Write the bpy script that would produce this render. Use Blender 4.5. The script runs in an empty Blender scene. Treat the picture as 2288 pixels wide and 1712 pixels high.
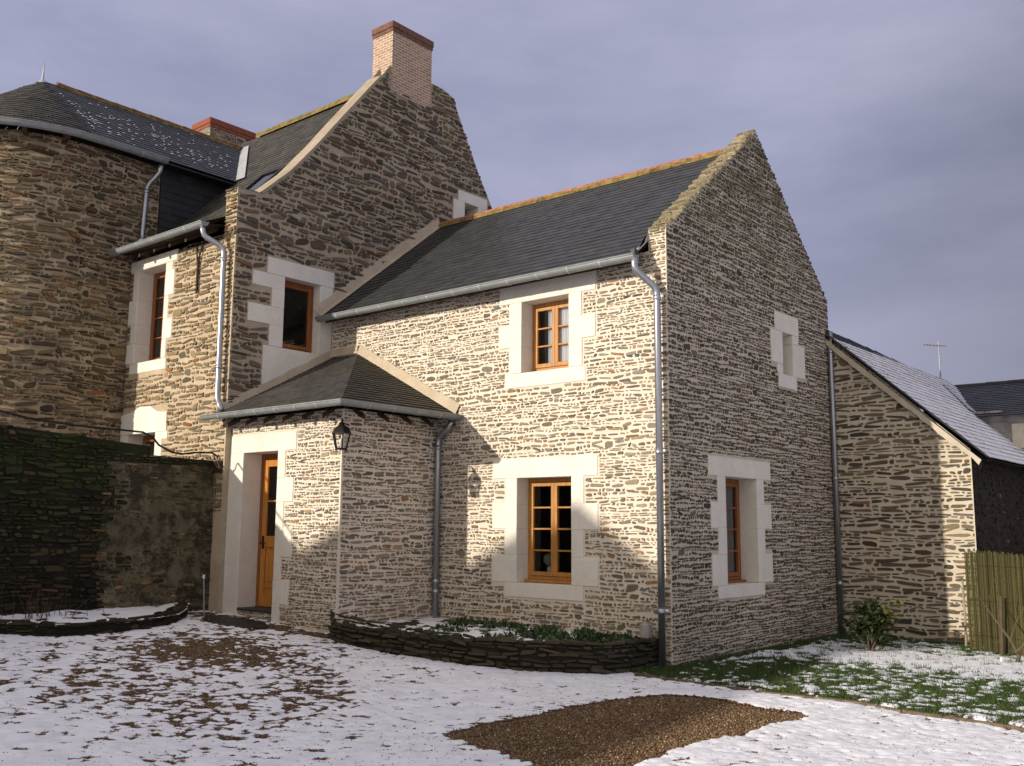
import bpy, math, random
import numpy as np
from mathutils import Vector, Matrix
rnd = random.Random(7)
sc = bpy.context.scene
COL = sc.collection

# ------------------------------------------------------------------ camera, world, sun, exposure
def camera():
    f, yaw, p, r = 2203.0430, -0.698179734, 0.14644410, 0.00750409860
    loc = (6.07093297, -10.1445861, 1.59190504)
    cy, sy, cp, sp = math.cos(yaw), math.sin(yaw), math.cos(p), math.sin(p)
    fw = Vector((sy*cp, cy*cp, sp)); rt = Vector((cy, -sy, 0)); up = rt.cross(fw)
    c, s = math.cos(r), math.sin(r)
    R = rt*c + up*s; U = -rt*s + up*c
    m = Matrix(((R.x, U.x, -fw.x, loc[0]), (R.y, U.y, -fw.y, loc[1]), (R.z, U.z, -fw.z, loc[2]), (0, 0, 0, 1)))
    cam = bpy.data.cameras.new('camera'); cam.sensor_width = 36; cam.lens = 36*f/2288
    cam.clip_end = 3000; cam.clip_start = .05
    o = bpy.data.objects.new('camera', cam); o.matrix_world = m; COL.objects.link(o); sc.camera = o
camera()
SUN_H = Vector((-.3065, -.9519, 0)); SUN_EL = math.radians(15.6)
SUND = (SUN_H*math.cos(SUN_EL) + Vector((0, 0, math.sin(SUN_EL)))).normalized()
def sun():
    l = bpy.data.lights.new('sun', 'SUN'); l.energy = 4.2; l.angle = math.radians(.6); l.color = (1, .90, .76)
    o = bpy.data.objects.new('sun', l); o.rotation_euler = SUND.to_track_quat('Z', 'Y').to_euler(); COL.objects.link(o)
sun()
def world():
    w = bpy.data.worlds.new('World'); sc.world = w; w.use_nodes = True
    nt = w.node_tree; N = nt.nodes; L = nt.links; N.clear()
    out = N.new('ShaderNodeOutputWorld')
    sky = N.new('ShaderNodeTexSky'); sky.sky_type = 'NISHITA'; sky.sun_disc = False
    sky.sun_elevation = SUN_EL; sky.sun_rotation = math.radians(197.85)
    b1 = N.new('ShaderNodeBackground'); b1.inputs[1].default_value = .05; L.new(sky.outputs[0], b1.inputs[0])
    tc = N.new('ShaderNodeTexCoord')
    mp = N.new('ShaderNodeMapping'); mp.inputs['Scale'].default_value = (1, 1, 3.2); L.new(tc.outputs['Generated'], mp.inputs[0])
    nz = N.new('ShaderNodeTexNoise'); nz.inputs['Scale'].default_value = 1.9; nz.inputs['Detail'].default_value = 6; nz.inputs['Roughness'].default_value = .58
    L.new(mp.outputs[0], nz.inputs[0])
    rp = N.new('ShaderNodeValToRGB'); e = rp.color_ramp.elements
    e[0].position = .36; e[0].color = (.30, .315, .455, 1); e[1].position = .66; e[1].color = (.445, .45, .61, 1)
    L.new(nz.outputs[0], rp.inputs[0])
    # the cloud bank is darker low to the north-east (right of the view) and bright round the sun
    d = N.new('ShaderNodeVectorMath'); d.operation = 'DOT_PRODUCT'; d.inputs[1].default_value = Vector((.32, .94, -.12)).normalized()
    L.new(tc.outputs['Generated'], d.inputs[0])
    mr = N.new('ShaderNodeMapRange'); mr.inputs[1].default_value = .62; mr.inputs[2].default_value = 1.0; mr.inputs[3].default_value = 1.0; mr.inputs[4].default_value = .30
    L.new(d.outputs['Value'], mr.inputs[0])
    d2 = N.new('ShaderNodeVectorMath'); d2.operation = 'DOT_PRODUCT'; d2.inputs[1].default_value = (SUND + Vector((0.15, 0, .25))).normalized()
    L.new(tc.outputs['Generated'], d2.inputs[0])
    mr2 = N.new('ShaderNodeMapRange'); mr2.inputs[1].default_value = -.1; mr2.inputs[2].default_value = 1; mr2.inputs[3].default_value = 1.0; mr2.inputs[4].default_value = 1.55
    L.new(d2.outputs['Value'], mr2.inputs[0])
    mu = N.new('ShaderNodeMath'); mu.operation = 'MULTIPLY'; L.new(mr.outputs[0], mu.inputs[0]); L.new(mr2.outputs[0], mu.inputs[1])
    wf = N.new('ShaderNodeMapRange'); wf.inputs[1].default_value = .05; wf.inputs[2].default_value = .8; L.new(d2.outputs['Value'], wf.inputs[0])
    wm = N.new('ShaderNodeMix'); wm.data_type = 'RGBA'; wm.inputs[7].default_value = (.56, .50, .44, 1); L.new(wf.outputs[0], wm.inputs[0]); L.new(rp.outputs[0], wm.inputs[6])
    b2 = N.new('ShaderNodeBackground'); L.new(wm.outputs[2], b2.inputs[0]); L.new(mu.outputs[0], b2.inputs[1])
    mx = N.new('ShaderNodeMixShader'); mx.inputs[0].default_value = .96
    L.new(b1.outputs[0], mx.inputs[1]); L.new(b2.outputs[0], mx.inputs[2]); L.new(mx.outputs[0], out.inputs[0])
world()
sc.view_settings.view_transform = 'Standard'; sc.view_settings.look = 'None'
sc.view_settings.exposure = 0.10; sc.view_settings.gamma = 1

# ------------------------------------------------------------------ material helpers
class NT:
    def __init__(s, name):
        m = bpy.data.materials.new(name); m.use_nodes = True; s.m = m; s.t = m.node_tree; s.t.nodes.clear()
        s.o = s.n('ShaderNodeOutputMaterial'); s.b = s.n('ShaderNodeBsdfPrincipled'); s.l(s.b.outputs[0], s.o.inputs[0])
        s.g = s.n('ShaderNodeNewGeometry'); s.b.inputs['Roughness'].default_value = .85
        s.b.inputs['Specular IOR Level'].default_value = .25
    def n(s, t): return s.t.nodes.new(t)
    def l(s, a, b): s.t.links.new(a, b)
    def noise(s, scale, detail=3, rough=.55, vec=None, stretch=None):
        q = s.n('ShaderNodeTexNoise'); q.inputs['Scale'].default_value = scale; q.inputs['Detail'].default_value = detail; q.inputs['Roughness'].default_value = rough
        v = vec or s.g.outputs['Position']
        if stretch:
            mp = s.n('ShaderNodeMapping'); mp.inputs['Scale'].default_value = stretch; s.l(v, mp.inputs[0]); v = mp.outputs[0]
        s.l(v, q.inputs[0]); return q.outputs[0]
    def ramp(s, fac, stops, const=False):
        r = s.n('ShaderNodeValToRGB'); r.color_ramp.interpolation = 'CONSTANT' if const else 'LINEAR'
        el = r.color_ramp.elements
        while len(el) < len(stops): el.new(.5)
        for e, (p, c) in zip(el, stops):
            e.position = p; e.color = (*c, 1) if hasattr(c, '__len__') else (c, c, c, 1)
        s.l(fac, r.inputs[0]); return r.outputs[0]
    def mix(s, fac, a, b, mode='MIX'):
        m = s.n('ShaderNodeMix'); m.data_type = 'RGBA'; m.blend_type = mode
        for i, x in ((0, fac), (6, a), (7, b)):
            if hasattr(x, 'is_linked'): s.l(x, m.inputs[i])
            elif i == 0: m.inputs[0].default_value = x
            else: m.inputs[i].default_value = (*x, 1)
        return m.outputs[2]
    def math(s, op, a, b=0.0):
        m = s.n('ShaderNodeMath'); m.operation = op
        for i, x in enumerate((a, b)):
            if hasattr(x, 'is_linked'): s.l(x, m.inputs[i])
            else: m.inputs[i].default_value = x
        return m.outputs[0]
    def attr(s, name):
        a = s.n('ShaderNodeAttribute'); a.attribute_name = name; return a
    def sep(s, v):
        q = s.n('ShaderNodeSeparateXYZ'); s.l(v, q.inputs[0]); return q.outputs
    def bump(s, h, strength=.5, dist=.01):
        b = s.n('ShaderNodeBump'); b.inputs['Strength'].default_value = strength; b.inputs['Distance'].default_value = dist
        s.l(h, b.inputs['Height']); s.l(b.outputs[0], s.b.inputs['Normal'])
    def col(s, c):
        if hasattr(c, 'is_linked'): s.l(c, s.b.inputs['Base Color'])
        else: s.b.inputs['Base Color'].default_value = (*c, 1)
    def set(s, **k):
        for a, v in k.items(): s.b.inputs[a.replace('_', ' ')].default_value = v
        return s

def moss_mix(t, c, moss, z):
    # moss = (z_from, z_to, amount, colour): real growth, patchy
    z0, z1, amt, mc = moss
    mr = t.n('ShaderNodeMapRange'); mr.inputs[1].default_value = z0; mr.inputs[2].default_value = z1; t.l(z, mr.inputs[0])
    n = t.noise(2.3, 5, .65); n2 = t.ramp(n, [(.34, 0.0), (.62, 1.0)])
    f = t.math('MULTIPLY', t.math('MULTIPLY', mr.outputs[0], n2), amt)
    return t.mix(f, c, mc)
def stone_mat(name, pal, bright=(.6, 1.4), moss=None, rough_bump=.5):
    t = NT(name); a = t.attr('rnd'); x = t.sep(a.outputs['Vector'])
    c = t.ramp(x[0], pal)
    br = t.ramp(x[1], [(0, bright[0]/2), (1, bright[1]/2)]); c = t.mix(1.0, c, br, 'MULTIPLY')
    c = t.mix(1.0, c, (2, 2, 2), 'MULTIPLY')
    n = t.noise(38, 4, .7, stretch=(1, 1, 2.2)); c = t.mix(.75, c, t.ramp(n, [(.3, .4), (.72, 1.35)]), 'MULTIPLY')
    if moss: c = moss_mix(t, c, moss, t.sep(t.g.outputs['Position'])[2])
    t.col(c); t.bump(t.noise(60, 4, .7, stretch=(1, 1, 2.5)), rough_bump, .012); return t.m
def mortar_mat(name, c0, c1, moss=None, stains=None, det=5, ro=.6, lo=.35, hi=.68):
    t = NT(name); c = t.mix(t.ramp(t.noise(3.0, det, ro), [(lo, 0.0), (hi, 1.0)]), c0, c1)
    c = t.mix(.5, c, t.ramp(t.noise(70, 3, .7), [(.3, .62), (.65, 1.15)]), 'MULTIPLY')
    if moss: c = moss_mix(t, c, moss, t.sep(t.g.outputs['Position'])[2])
    if stains: c = moss_mix(t, c, stains, t.sep(t.g.outputs['Position'])[2])
    t.col(c); t.bump(t.noise(45, 5, .75), .7, .012); return t.m
def plain(name, c, rough=.6, metal=0, noise_s=20, var=.25, bump=.1, spec=.3, stretch=None):
    t = NT(name); n = t.noise(noise_s, 4, .6, stretch=stretch)
    t.col(t.mix(1.0, c, t.ramp(n, [(.3, 1-var), (.7, 1+var*.6)]), 'MULTIPLY'))
    t.set(Roughness=rough, Metallic=metal); t.b.inputs['Specular IOR Level'].default_value = spec
    if bump: t.bump(n, bump, .005)
    return t.m
M = {}
PAL_NEW = [(0, (.165, .155, .135)), (.22, (.235, .20, .145)), (.42, (.11, .10, .085)), (.58, (.27, .215, .135)), (.74, (.15, .14, .125)), (.86, (.29, .165, .075)), (1, (.20, .185, .165))]
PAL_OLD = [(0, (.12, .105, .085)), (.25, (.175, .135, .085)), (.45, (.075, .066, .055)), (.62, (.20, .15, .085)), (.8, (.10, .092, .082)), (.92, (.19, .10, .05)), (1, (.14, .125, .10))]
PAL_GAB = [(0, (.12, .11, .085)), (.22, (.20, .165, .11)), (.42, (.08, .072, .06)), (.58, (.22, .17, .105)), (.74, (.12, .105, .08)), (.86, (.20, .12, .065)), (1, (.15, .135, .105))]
PAL_TOWER = [(0, (.15, .125, .085)), (.25, (.235, .17, .085)), (.45, (.10, .085, .058)), (.62, (.27, .20, .105)), (.8, (.125, .11, .085)), (.92, (.24, .115, .045)), (1, (.17, .14, .095))]
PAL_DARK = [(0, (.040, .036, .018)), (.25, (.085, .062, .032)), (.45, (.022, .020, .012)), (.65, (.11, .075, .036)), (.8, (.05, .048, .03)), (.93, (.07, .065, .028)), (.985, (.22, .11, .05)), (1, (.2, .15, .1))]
GREEN = (.035, .05, .012)
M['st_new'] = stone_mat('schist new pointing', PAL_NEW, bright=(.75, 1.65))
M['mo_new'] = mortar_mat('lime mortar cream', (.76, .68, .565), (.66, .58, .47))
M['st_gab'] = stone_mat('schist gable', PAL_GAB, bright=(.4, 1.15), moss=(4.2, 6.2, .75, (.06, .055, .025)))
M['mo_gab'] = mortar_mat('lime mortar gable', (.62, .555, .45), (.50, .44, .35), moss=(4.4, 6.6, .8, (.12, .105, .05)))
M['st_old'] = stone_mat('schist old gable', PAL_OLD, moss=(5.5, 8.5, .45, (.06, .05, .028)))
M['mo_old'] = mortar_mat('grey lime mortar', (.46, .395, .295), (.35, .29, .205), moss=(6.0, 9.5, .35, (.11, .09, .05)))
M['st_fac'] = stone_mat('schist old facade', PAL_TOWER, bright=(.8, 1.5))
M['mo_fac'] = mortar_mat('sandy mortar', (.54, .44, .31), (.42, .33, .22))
M['st_tow'] = stone_mat('schist tower', PAL_TOWER, bright=(.35, 1.35), rough_bump=.9)
M['mo_tow'] = mortar_mat('earth mortar', (.46, .37, .25), (.27, .21, .13))
M['st_cop'] = stone_mat('coping slabs', [(0, (.26, .22, .14)), (.4, (.34, .29, .18)), (.7, (.22, .19, .13)), (1, (.38, .31, .20))], bright=(.7, 1.3))
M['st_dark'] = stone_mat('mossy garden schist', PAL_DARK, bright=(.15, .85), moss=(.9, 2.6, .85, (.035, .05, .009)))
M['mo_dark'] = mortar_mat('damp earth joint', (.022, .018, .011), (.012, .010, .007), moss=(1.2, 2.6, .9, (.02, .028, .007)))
M['st_barn'] = stone_mat('schist barn', PAL_OLD, bright=(.6, 1.5))
M['mo_barn'] = mortar_mat('barn mortar', (.62, .555, .44), (.50, .44, .34))
M['st_barnside'] = stone_mat('dark side stones', [(0, (.03, .022, .018)), (.4, (.05, .035, .028)), (.7, (.022, .018, .016)), (.95, (.06, .045, .035)), (1, (.14, .12, .10))], bright=(.5, 1.2))
M['barnside'] = mortar_mat('dark brown render', (.035, .028, .024), (.018, .015, .013))  # very dark brown all over, far darker than the gable mortar
def tuffeau():
    t = NT('white limestone'); c = t.mix(t.ramp(t.noise(2.5, 5, .6), [(.35, 0.0), (.7, 1.0)]), (.76, .73, .66), (.69, .65, .57))
    c = t.mix(.35, c, t.ramp(t.noise(50, 3, .6), [(.35, .8), (.6, 1.05)]), 'MULTIPLY')
    c = t.mix(t.ramp(t.noise(6, 7, .72), [(.52, 0.0), (.72, .35)]), c, (.50, .45, .36)); t.col(c); t.bump(t.noise(30, 4, .6), .3, .006); return t.m
M['lime'] = tuffeau()
def slate_mat(name, base, var=.3, lichen=0.0, rough=.5):
    t = NT(name); a = t.attr('rnd'); x = t.sep(a.outputs['Vector'])
    c = t.mix(1.0, base, t.ramp(x[0], [(0, 1-var), (1, 1+var)]), 'MULTIPLY')
    c = t.mix(t.math('MULTIPLY', x[1], .25), c, (base[0]*1.25, base[1]*1.1, base[2]*.8))
    n = t.noise(14, 5, .7); c = t.mix(.5, c, t.ramp(n, [(.3, .65), (.7, 1.3)]), 'MULTIPLY')
    if lichen: c = t.mix(t.math('MULTIPLY', t.ramp(t.noise(5, 6, .75), [(.5, 0.0), (.68, 1.0)]), lichen), c, (.13, .115, .06))
    t.col(c); t.set(Roughness=rough); t.b.inputs['Specular IOR Level'].default_value = .4
    t.bump(n, .25, .004); return t.m
M['slate'] = slate_mat('slate new', (.034, .035, .041), .25, .12, .5)
M['slate_old'] = slate_mat('slate old', (.042, .039, .036), .4, .55, .65)
M['slate_dark'] = slate_mat('slate hung', (.018, .018, .022), .35, 0, .5)
M['slate_porch'] = slate_mat('slate porch', (.046, .044, .043), .3, .3, .5)
M['zinc'] = plain('zinc', (.27, .29, .29), .55, .3, 9, .18, .05, .5, (1, 1, 1))
M['zinc_pipe'] = plain('zinc pipe', (.40, .42, .45), .34, .85, 12, .15, .03, .5, (1, 1, .3))
M['lead'] = plain('pale lead flashing', (.42, .43, .46), .5, .2, 8, .2, .1)
M['fillet'] = mortar_mat('cement fillet', (.58, .49, .37), (.46, .38, .28))
M['fillet_old'] = mortar_mat('cement fillet old', (.42, .35, .27), (.30, .25, .18))
M['wood'] = plain('honey oak', (.44, .20, .045), .38, 0, 5, .3, .08, .5, (6, 6, .8))
M['wood_dark'] = plain('red stained oak', (.26, .085, .022), .4, 0, 5, .3, .08, .5, (6, 6, .8))
M['door'] = plain('varnished door oak', (.50, .20, .03), .35, 0, 5, .25, .06, .5, (8, 8, .6))
M['rafter'] = plain('rafter wood', (.065, .038, .022), .8, 0, 8, .4, .2)
M['black'] = plain('black iron', (.016, .015, .016), .5, .3, 30, .3, .1)
M['darkiron'] = plain('rusty iron', (.045, .03, .024), .7, .4, 30, .4, .2)
M['brickred'] = plain('red brick cap', (.25, .075, .042), .8, 0, 18, .35, .3)
M['capold'] = plain('weathered brick cap', (.17, .085, .06), .8, 0, 14, .4, .3)
M['ridge'] = plain('terracotta ridge', (.36, .15, .08), .85, 0, 10, .5, .3)
M['ridge_red'] = plain('faded ridge tile', (.22, .10, .045), .85, 0, 8, .6, .4)
M['ridge_old'] = plain('mossy ridge tile', (.20, .15, .05), .9, 0, 9, .6, .4)
M['dark'] = plain('dark interior', (.02, .02, .022), .9, 0, 3, .1, 0)
M['curtain'] = plain('voile curtain', (.72, .73, .76), .9, 0, 4, .12, .1, .2, (18, 18, .3))
M['grey_curtain'] = plain('grey blind', (.24, .26, .25), .9, 0, 4, .1, .1)
M['whitepl'] = plain('white plastic', (.75, .74, .72), .4, 0, 10, .05, 0)
M['rubber'] = plain('black cable', (.012, .012, .013), .5, 0, 20, .1, 0)
M['earth'] = plain('brown earth', (.055, .036, .022), .95, 0, 25, .5, .8)
M['slab'] = plain('dark slate step', (.05, .052, .055), .6, 0, 12, .3, .2)
M['render'] = plain('grey blocks', (.33, .31, .29), .9, 0, 6, .35, .3)
M['stone_pale'] = plain('pale quoin', (.62, .57, .47), .9, 0, 6, .2, .2)
M['neigh'] = plain('neighbour render', (.50, .42, .34), .9, 0, 4, .2, .2)
M['alu'] = plain('grey aluminium', (.30, .31, .34), .6, .3, 10, .1, 0)
def brick_mat():
    t = NT('chimney brick'); p = t.sep(t.g.outputs['Position']); cx = t.n('ShaderNodeCombineXYZ')
    t.l(t.math('ADD', p[0], p[1]), cx.inputs[0]); t.l(p[2], cx.inputs[1])
    b = t.n('ShaderNodeTexBrick'); b.inputs['Scale'].default_value = 1; b.inputs['Brick Width'].default_value = .155; b.inputs['Row Height'].default_value = .052
    b.inputs['Mortar Size'].default_value = .009; b.inputs['Mortar Smooth'].default_value = .2
    b.inputs['Color1'].default_value = (.43, .27, .175, 1); b.inputs['Color2'].default_value = (.29, .175, .115, 1); b.inputs['Mortar'].default_value = (.56, .49, .40, 1)
    t.l(cx.outputs[0], b.inputs[0])
    c = t.mix(.5, b.outputs[0], t.ramp(t.noise(3, 5, .7), [(.3, .7), (.7, 1.15)]), 'MULTIPLY')
    t.col(c); t.bump(t.math('SUBTRACT', 1.0, b.outputs[1]), .6, .01); return t.m
M['brick'] = brick_mat()
def glass_mat(tint=.8):
    m = bpy.data.materials.new('window glass'); m.use_nodes = True; t = m.node_tree; t.nodes.clear()
    o = t.nodes.new('ShaderNodeOutputMaterial'); a = t.nodes.new('ShaderNodeBsdfTransparent'); a.inputs[0].default_value = (tint, tint, tint, 1)
    g = t.nodes.new('ShaderNodeBsdfGlossy'); g.inputs['Roughness'].default_value = .015
    f = t.nodes.new('ShaderNodeFresnel'); f.inputs[0].default_value = 1.5; x = t.nodes.new('ShaderNodeMixShader')
    t.links.new(f.outputs[0], x.inputs[0]); t.links.new(a.outputs[0], x.inputs[1]); t.links.new(g.outputs[0], x.inputs[2]); t.links.new(x.outputs[0], o.inputs[0]); return m
M['glass'] = glass_mat(); M['glass_clear'] = glass_mat(.97)

# ------------------------------------------------------------------ mesh helpers
class MB:
    def __init__(s): s.v = []; s.f = []; s.mi = []; s.r = []; s.mats = []
    def m(s, mat):
        if mat not in s.mats: s.mats.append(mat)
        return s.mats.index(mat)
    def face(s, pts, mat, r=(.5, .5, .5)):
        b = len(s.v); s.v.extend([tuple(p) for p in pts]); s.f.append(tuple(range(b, b+len(pts)))); s.mi.append(s.m(mat)); s.r.append(r)
    def add(s, vs, fs, mat, r=(.5, .5, .5)):
        b = len(s.v); s.v.extend([tuple(p) for p in vs]); k = s.m(mat)
        for f in fs: s.f.append(tuple(i+b for i in f)); s.mi.append(k); s.r.append(r)
    def box(s, lo, hi, mat, fr=None, bev=0.0):
        (x0, y0, z0), (x1, y1, z1) = lo, hi
        if x0 > x1: x0, x1 = x1, x0
        if y0 > y1: y0, y1 = y1, y0
        if z0 > z1: z0, z1 = z1, z0
        if bev:
            # chamfered box
            vs = []; 
            bm = _bevbox(x1-x0, y1-y0, z1-z0, bev)
            vs = [(x0+a, y0+b, z0+c) for a, b, c in bm[0]]
            if fr: vs = [fr(*p) for p in vs]
            s.add(vs, bm[1], mat, (rnd.random(), rnd.random(), 0)); return
        vs = [(x0, y0, z0), (x1, y0, z0), (x1, y1, z0), (x0, y1, z0), (x0, y0, z1), (x1, y0, z1), (x1, y1, z1), (x0, y1, z1)]
        if fr: vs = [fr(*p) for p in vs]
        s.add(vs, [(0, 3, 2, 1), (4, 5, 6, 7), (0, 1, 5, 4), (1, 2, 6, 5), (2, 3, 7, 6), (3, 0, 4, 7)], mat, (rnd.random(), rnd.random(), 0))
    def tube(s, path, rad, mat, n=10, cap=True):
        P = [Vector(p) for p in path]; rings = []
        rr = rad if hasattr(rad, '__len__') else [rad]*len(P)
        up = Vector((0, 0, 1)); prev = None
        for i, p in enumerate(P):
            t = (P[min(i+1, len(P)-1)] - P[max(i-1, 0)]).normalized()
            if prev is None:
                a = t.cross(up); a = a.normalized() if a.length > .05 else Vector((1, 0, 0))
            else: a = (prev - t*prev.dot(t)).normalized()
            prev = a; b = t.cross(a)
            rings.append([p + (a*math.cos(q) + b*math.sin(q))*rr[i] for q in [2*math.pi*k/n for k in range(n)]])
        vs = [v for r in rings for v in r]; fs = []
        for i in range(len(P)-1):
            for k in range(n): fs.append((i*n+k, i*n+(k+1) % n, (i+1)*n+(k+1) % n, (i+1)*n+k))
        if cap: fs.append(tuple(range(n))[::-1]); fs.append(tuple((len(P)-1)*n+k for k in range(n)))
        s.add(vs, fs, mat)
    def build(s, name, parent=None, smooth=False, label=None, origin=None):
        me = bpy.data.meshes.new(name); me.from_pydata([tuple(v) for v in s.v], [], s.f)
        for m in s.mats: me.materials.append(M[m])
        me.polygons.foreach_set('material_index', s.mi)
        a = me.attributes.new('rnd', 'FLOAT_VECTOR', 'FACE'); a.data.foreach_set('vector', np.array(s.r, dtype=np.float32).ravel())
        if smooth: me.polygons.foreach_set('use_smooth', [True]*len(s.f))
        me.update(); o = bpy.data.objects.new(name, me); COL.objects.link(o)
        if parent:
            o.parent = parent; root = parent
            w = Vector((0, 0, 0)); q = parent
            while q: w += q.location; q = q.parent
            o.location = -w
        if label: o['label'] = label
        return o
def _bevbox(a, b, c, e):
    import itertools
    vs = []; idx = {}
    for i, (sx, sy, sz) in enumerate(itertools.product((0, 1), repeat=3)):
        for ax in range(3):
            p = [sx*a, sy*b, sz*c]
            for k in range(3):
                if k != ax:
                    p[k] += e if (sx, sy, sz)[k] == 0 else -e
            idx[(sx, sy, sz, ax)] = len(vs); vs.append(tuple(p))
    f = []
    for ax in range(3):
        o1, o2 = [k for k in range(3) if k != ax]
        for s in (0, 1):
            q = []
            for (u, v) in ((0, 0), (1, 0), (1, 1), (0, 1)):
                t = [0, 0, 0]; t[ax] = s; t[o1] = u; t[o2] = v; q.append(idx[(*t, ax)])
            f.append(tuple(q))
    for ax in range(3):     # edges along ax
        o1, o2 = [k for k in range(3) if k != ax]
        for u in (0, 1):
            for v in (0, 1):
                t0 = [0, 0, 0]; t0[o1] = u; t0[o2] = v; t1 = list(t0); t1[ax] = 1
                f.append((idx[(*t0, o1)], idx[(*t1, o1)], idx[(*t1, o2)], idx[(*t0, o2)]))
    for s in itertools.product((0, 1), repeat=3): f.append((idx[(*s, 0)], idx[(*s, 1)], idx[(*s, 2)]))
    return vs, f
def empty(name, loc, label, cat, group=None):
    o = bpy.data.objects.new(name, None); o.location = loc; COL.objects.link(o); o.empty_display_size = .3
    o['label'] = label; o['category'] = cat
    if group: o['group'] = group
    return o
def tag(o, label, cat, group=None, kind=None):
    o['label'] = label; o['category'] = cat
    if group: o['group'] = group
    if kind: o['kind'] = kind
    return o
def frame(O, U, V, N):
    O, U, V, N = map(Vector, (O, U, V, N))
    return lambda u, v, h=0.0: O + U*u + V*v + N*h
FA = frame((0, 0, 0), (1, 0, 0), (0, 0, 1), (0, -1, 0))        # faces the viewer, u = x
def face_y(y): return frame((0, y, 0), (1, 0, 0), (0, 0, 1), (0, -1, 0))
def face_x(x): return frame((x, 0, 0), (0, 1, 0), (0, 0, 1), (1, 0, 0))

def poly_lr(poly):
    """outline given as left chain and right chain [(v,u)...] -> functions"""
    L, R = poly
    fl = lambda v: float(np.interp(v, [p[0] for p in L], [p[1] for p in L]))
    fr = lambda v: float(np.interp(v, [p[0] for p in R], [p[1] for p in R]))
    return fl, fr
def sheet(mb, fr, L, R, v0, v1, openings, mat, vb=()):
    vs = sorted(set([v0, v1] + [v for v in vb if v0 < v < v1] + [v for o in openings for v in (o[2], o[3]) if v0 < v < v1]))
    for a, b in zip(vs[:-1], vs[1:]):
        m = (a+b)/2; hs = sorted([o for o in openings if o[2] < m < o[3]], key=lambda o: o[0])
        la, lb = L(a+1e-6), L(b-1e-6)
        for o in hs:
            mb.face([fr(la, a), fr(o[0], a), fr(o[0], b), fr(lb, b)], mat); la = lb = o[1]
        mb.face([fr(la, a), fr(R(a+1e-6), a), fr(R(b-1e-6), b), fr(lb, b)], mat)
def stones1(mb, fr, L, R, v0, v1, excl, mat, seed, pitch=(.024, .058), length=(.045, .24), gap=.0112, h=(.003, .014), big=.05, over=0.0, sharp=.42, wav=.35, slope=0.06):
    r = random.Random(seed); v = v0; row = 0; blocked = []
    ph = [r.uniform(0, 6.28) for _ in range(8)]
    def wave(u, k, p): return p*wav*(.5*math.sin(u*2.3+ph[0])+.45*math.sin(u*5.7+ph[1])+.3*math.sin(u*12.+ph[2])) + .02*math.sin(u*1.1+v0)*0
    while v < v1:
        ph = [r.uniform(0, 6.28) for _ in range(8)]
        p = r.uniform(*pitch); va, vb = v, min(v+p, v1+.02); vm = (va+vb)/2
        lo = max(L(va), L(vb)) - over*r.random(); hi = min(R(va), R(vb)) + over*r.random()
        cuts = sorted([(e[0], e[1]) for e in excl if e[2] < vb-.004 and e[3] > va+.004] + [(b[0], b[1]) for b in blocked if b[2] > va+.01])
        iv = []; c = lo
        for a, b in cuts:
            if a > c: iv.append((c, min(a, hi)))
            c = max(c, b)
        if c < hi: iv.append((c, hi))
        nb = []
        for a, b in iv:
            if b-a < .03: continue
            u = a + gap*.5
            while u < b - .02:
                ln = math.exp(r.uniform(math.log(length[0]), math.log(length[1])))*(.6+.4*p/pitch[1])
                if u+ln > b - gap*.5 or b-gap*.5-(u+ln) < .04: ln = b - gap*.5 - u
                g = gap*r.uniform(.55, 1.6)
                hh = (vb-va)-g; vc = vm
                if r.random() < big and ln > .12 and vb+p < v1:
                    ok = not any(e[0] < u+ln and e[1] > u and e[2] < vb+p*.8+.01 and e[3] > va for e in excl) and L(vb+p*.8) < u and R(vb+p*.8) > u+ln
                    if ok: hh += p*.8; vc += p*.4; nb.append((u-gap*.5, u+ln+gap*.5, vb+p*.8))
                w = ln-g*1.5
                if w < .018: u += ln; continue
                hh *= r.uniform(.66, 1.14); vc += r.uniform(-.13, .13)*p
                ux = u+ln/2; n = 10; sl = r.gauss(0, slope); q = r.uniform(sharp-.15, sharp+.3); sk = r.uniform(-.45, .45)*hh; tp = r.uniform(-.38, .38)
                H0 = r.uniform(*h); rc = (r.random(), r.random(), r.random())
                ring = []; rim = []
                tl = [r.uniform(-.01, .01)*.6 for _ in range(2)]
                for i in range(n):
                    th = 2*math.pi*(i+.5+r.uniform(-.30, .30))/n; ct, st = math.cos(th), math.sin(th)
                    du = math.copysign(abs(ct)**q, ct)*w/2; dv = math.copysign(abs(st)**q, st)*hh/2*r.uniform(.80, 1.10)*(1+tp*ct)
                    uu = ux + du + sk*dv/hh*1.2; vv = vc + dv + du*sl + wave(ux+du, row, p)
                    if over == 0: uu = min(max(uu, lo), hi)
                    ring.append((uu, vv))
                for uu, vv in ring:
                    iu = uu - math.copysign(min(.006, w*.15), uu-ux); ivv = vc+wave(ux, row, p) + (vv-vc-wave(ux, row, p))*.8
                    rim.append((iu, ivv))
                vs = [fr(a_, b_, -.004) for a_, b_ in ring] + [fr(a_, b_, H0 + tl[0]*(a_-ux)/w*2*.5 + r.uniform(-.0015, .0015)) for a_, b_ in rim]
                fs = [(i, (i+1) % n, n+(i+1) % n, n+i) for i in range(n)] + [tuple(range(n, 2*n))]
                mb.add(vs, fs, mat, rc); u += ln
        blocked = nb; v += p; row += 1
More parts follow.
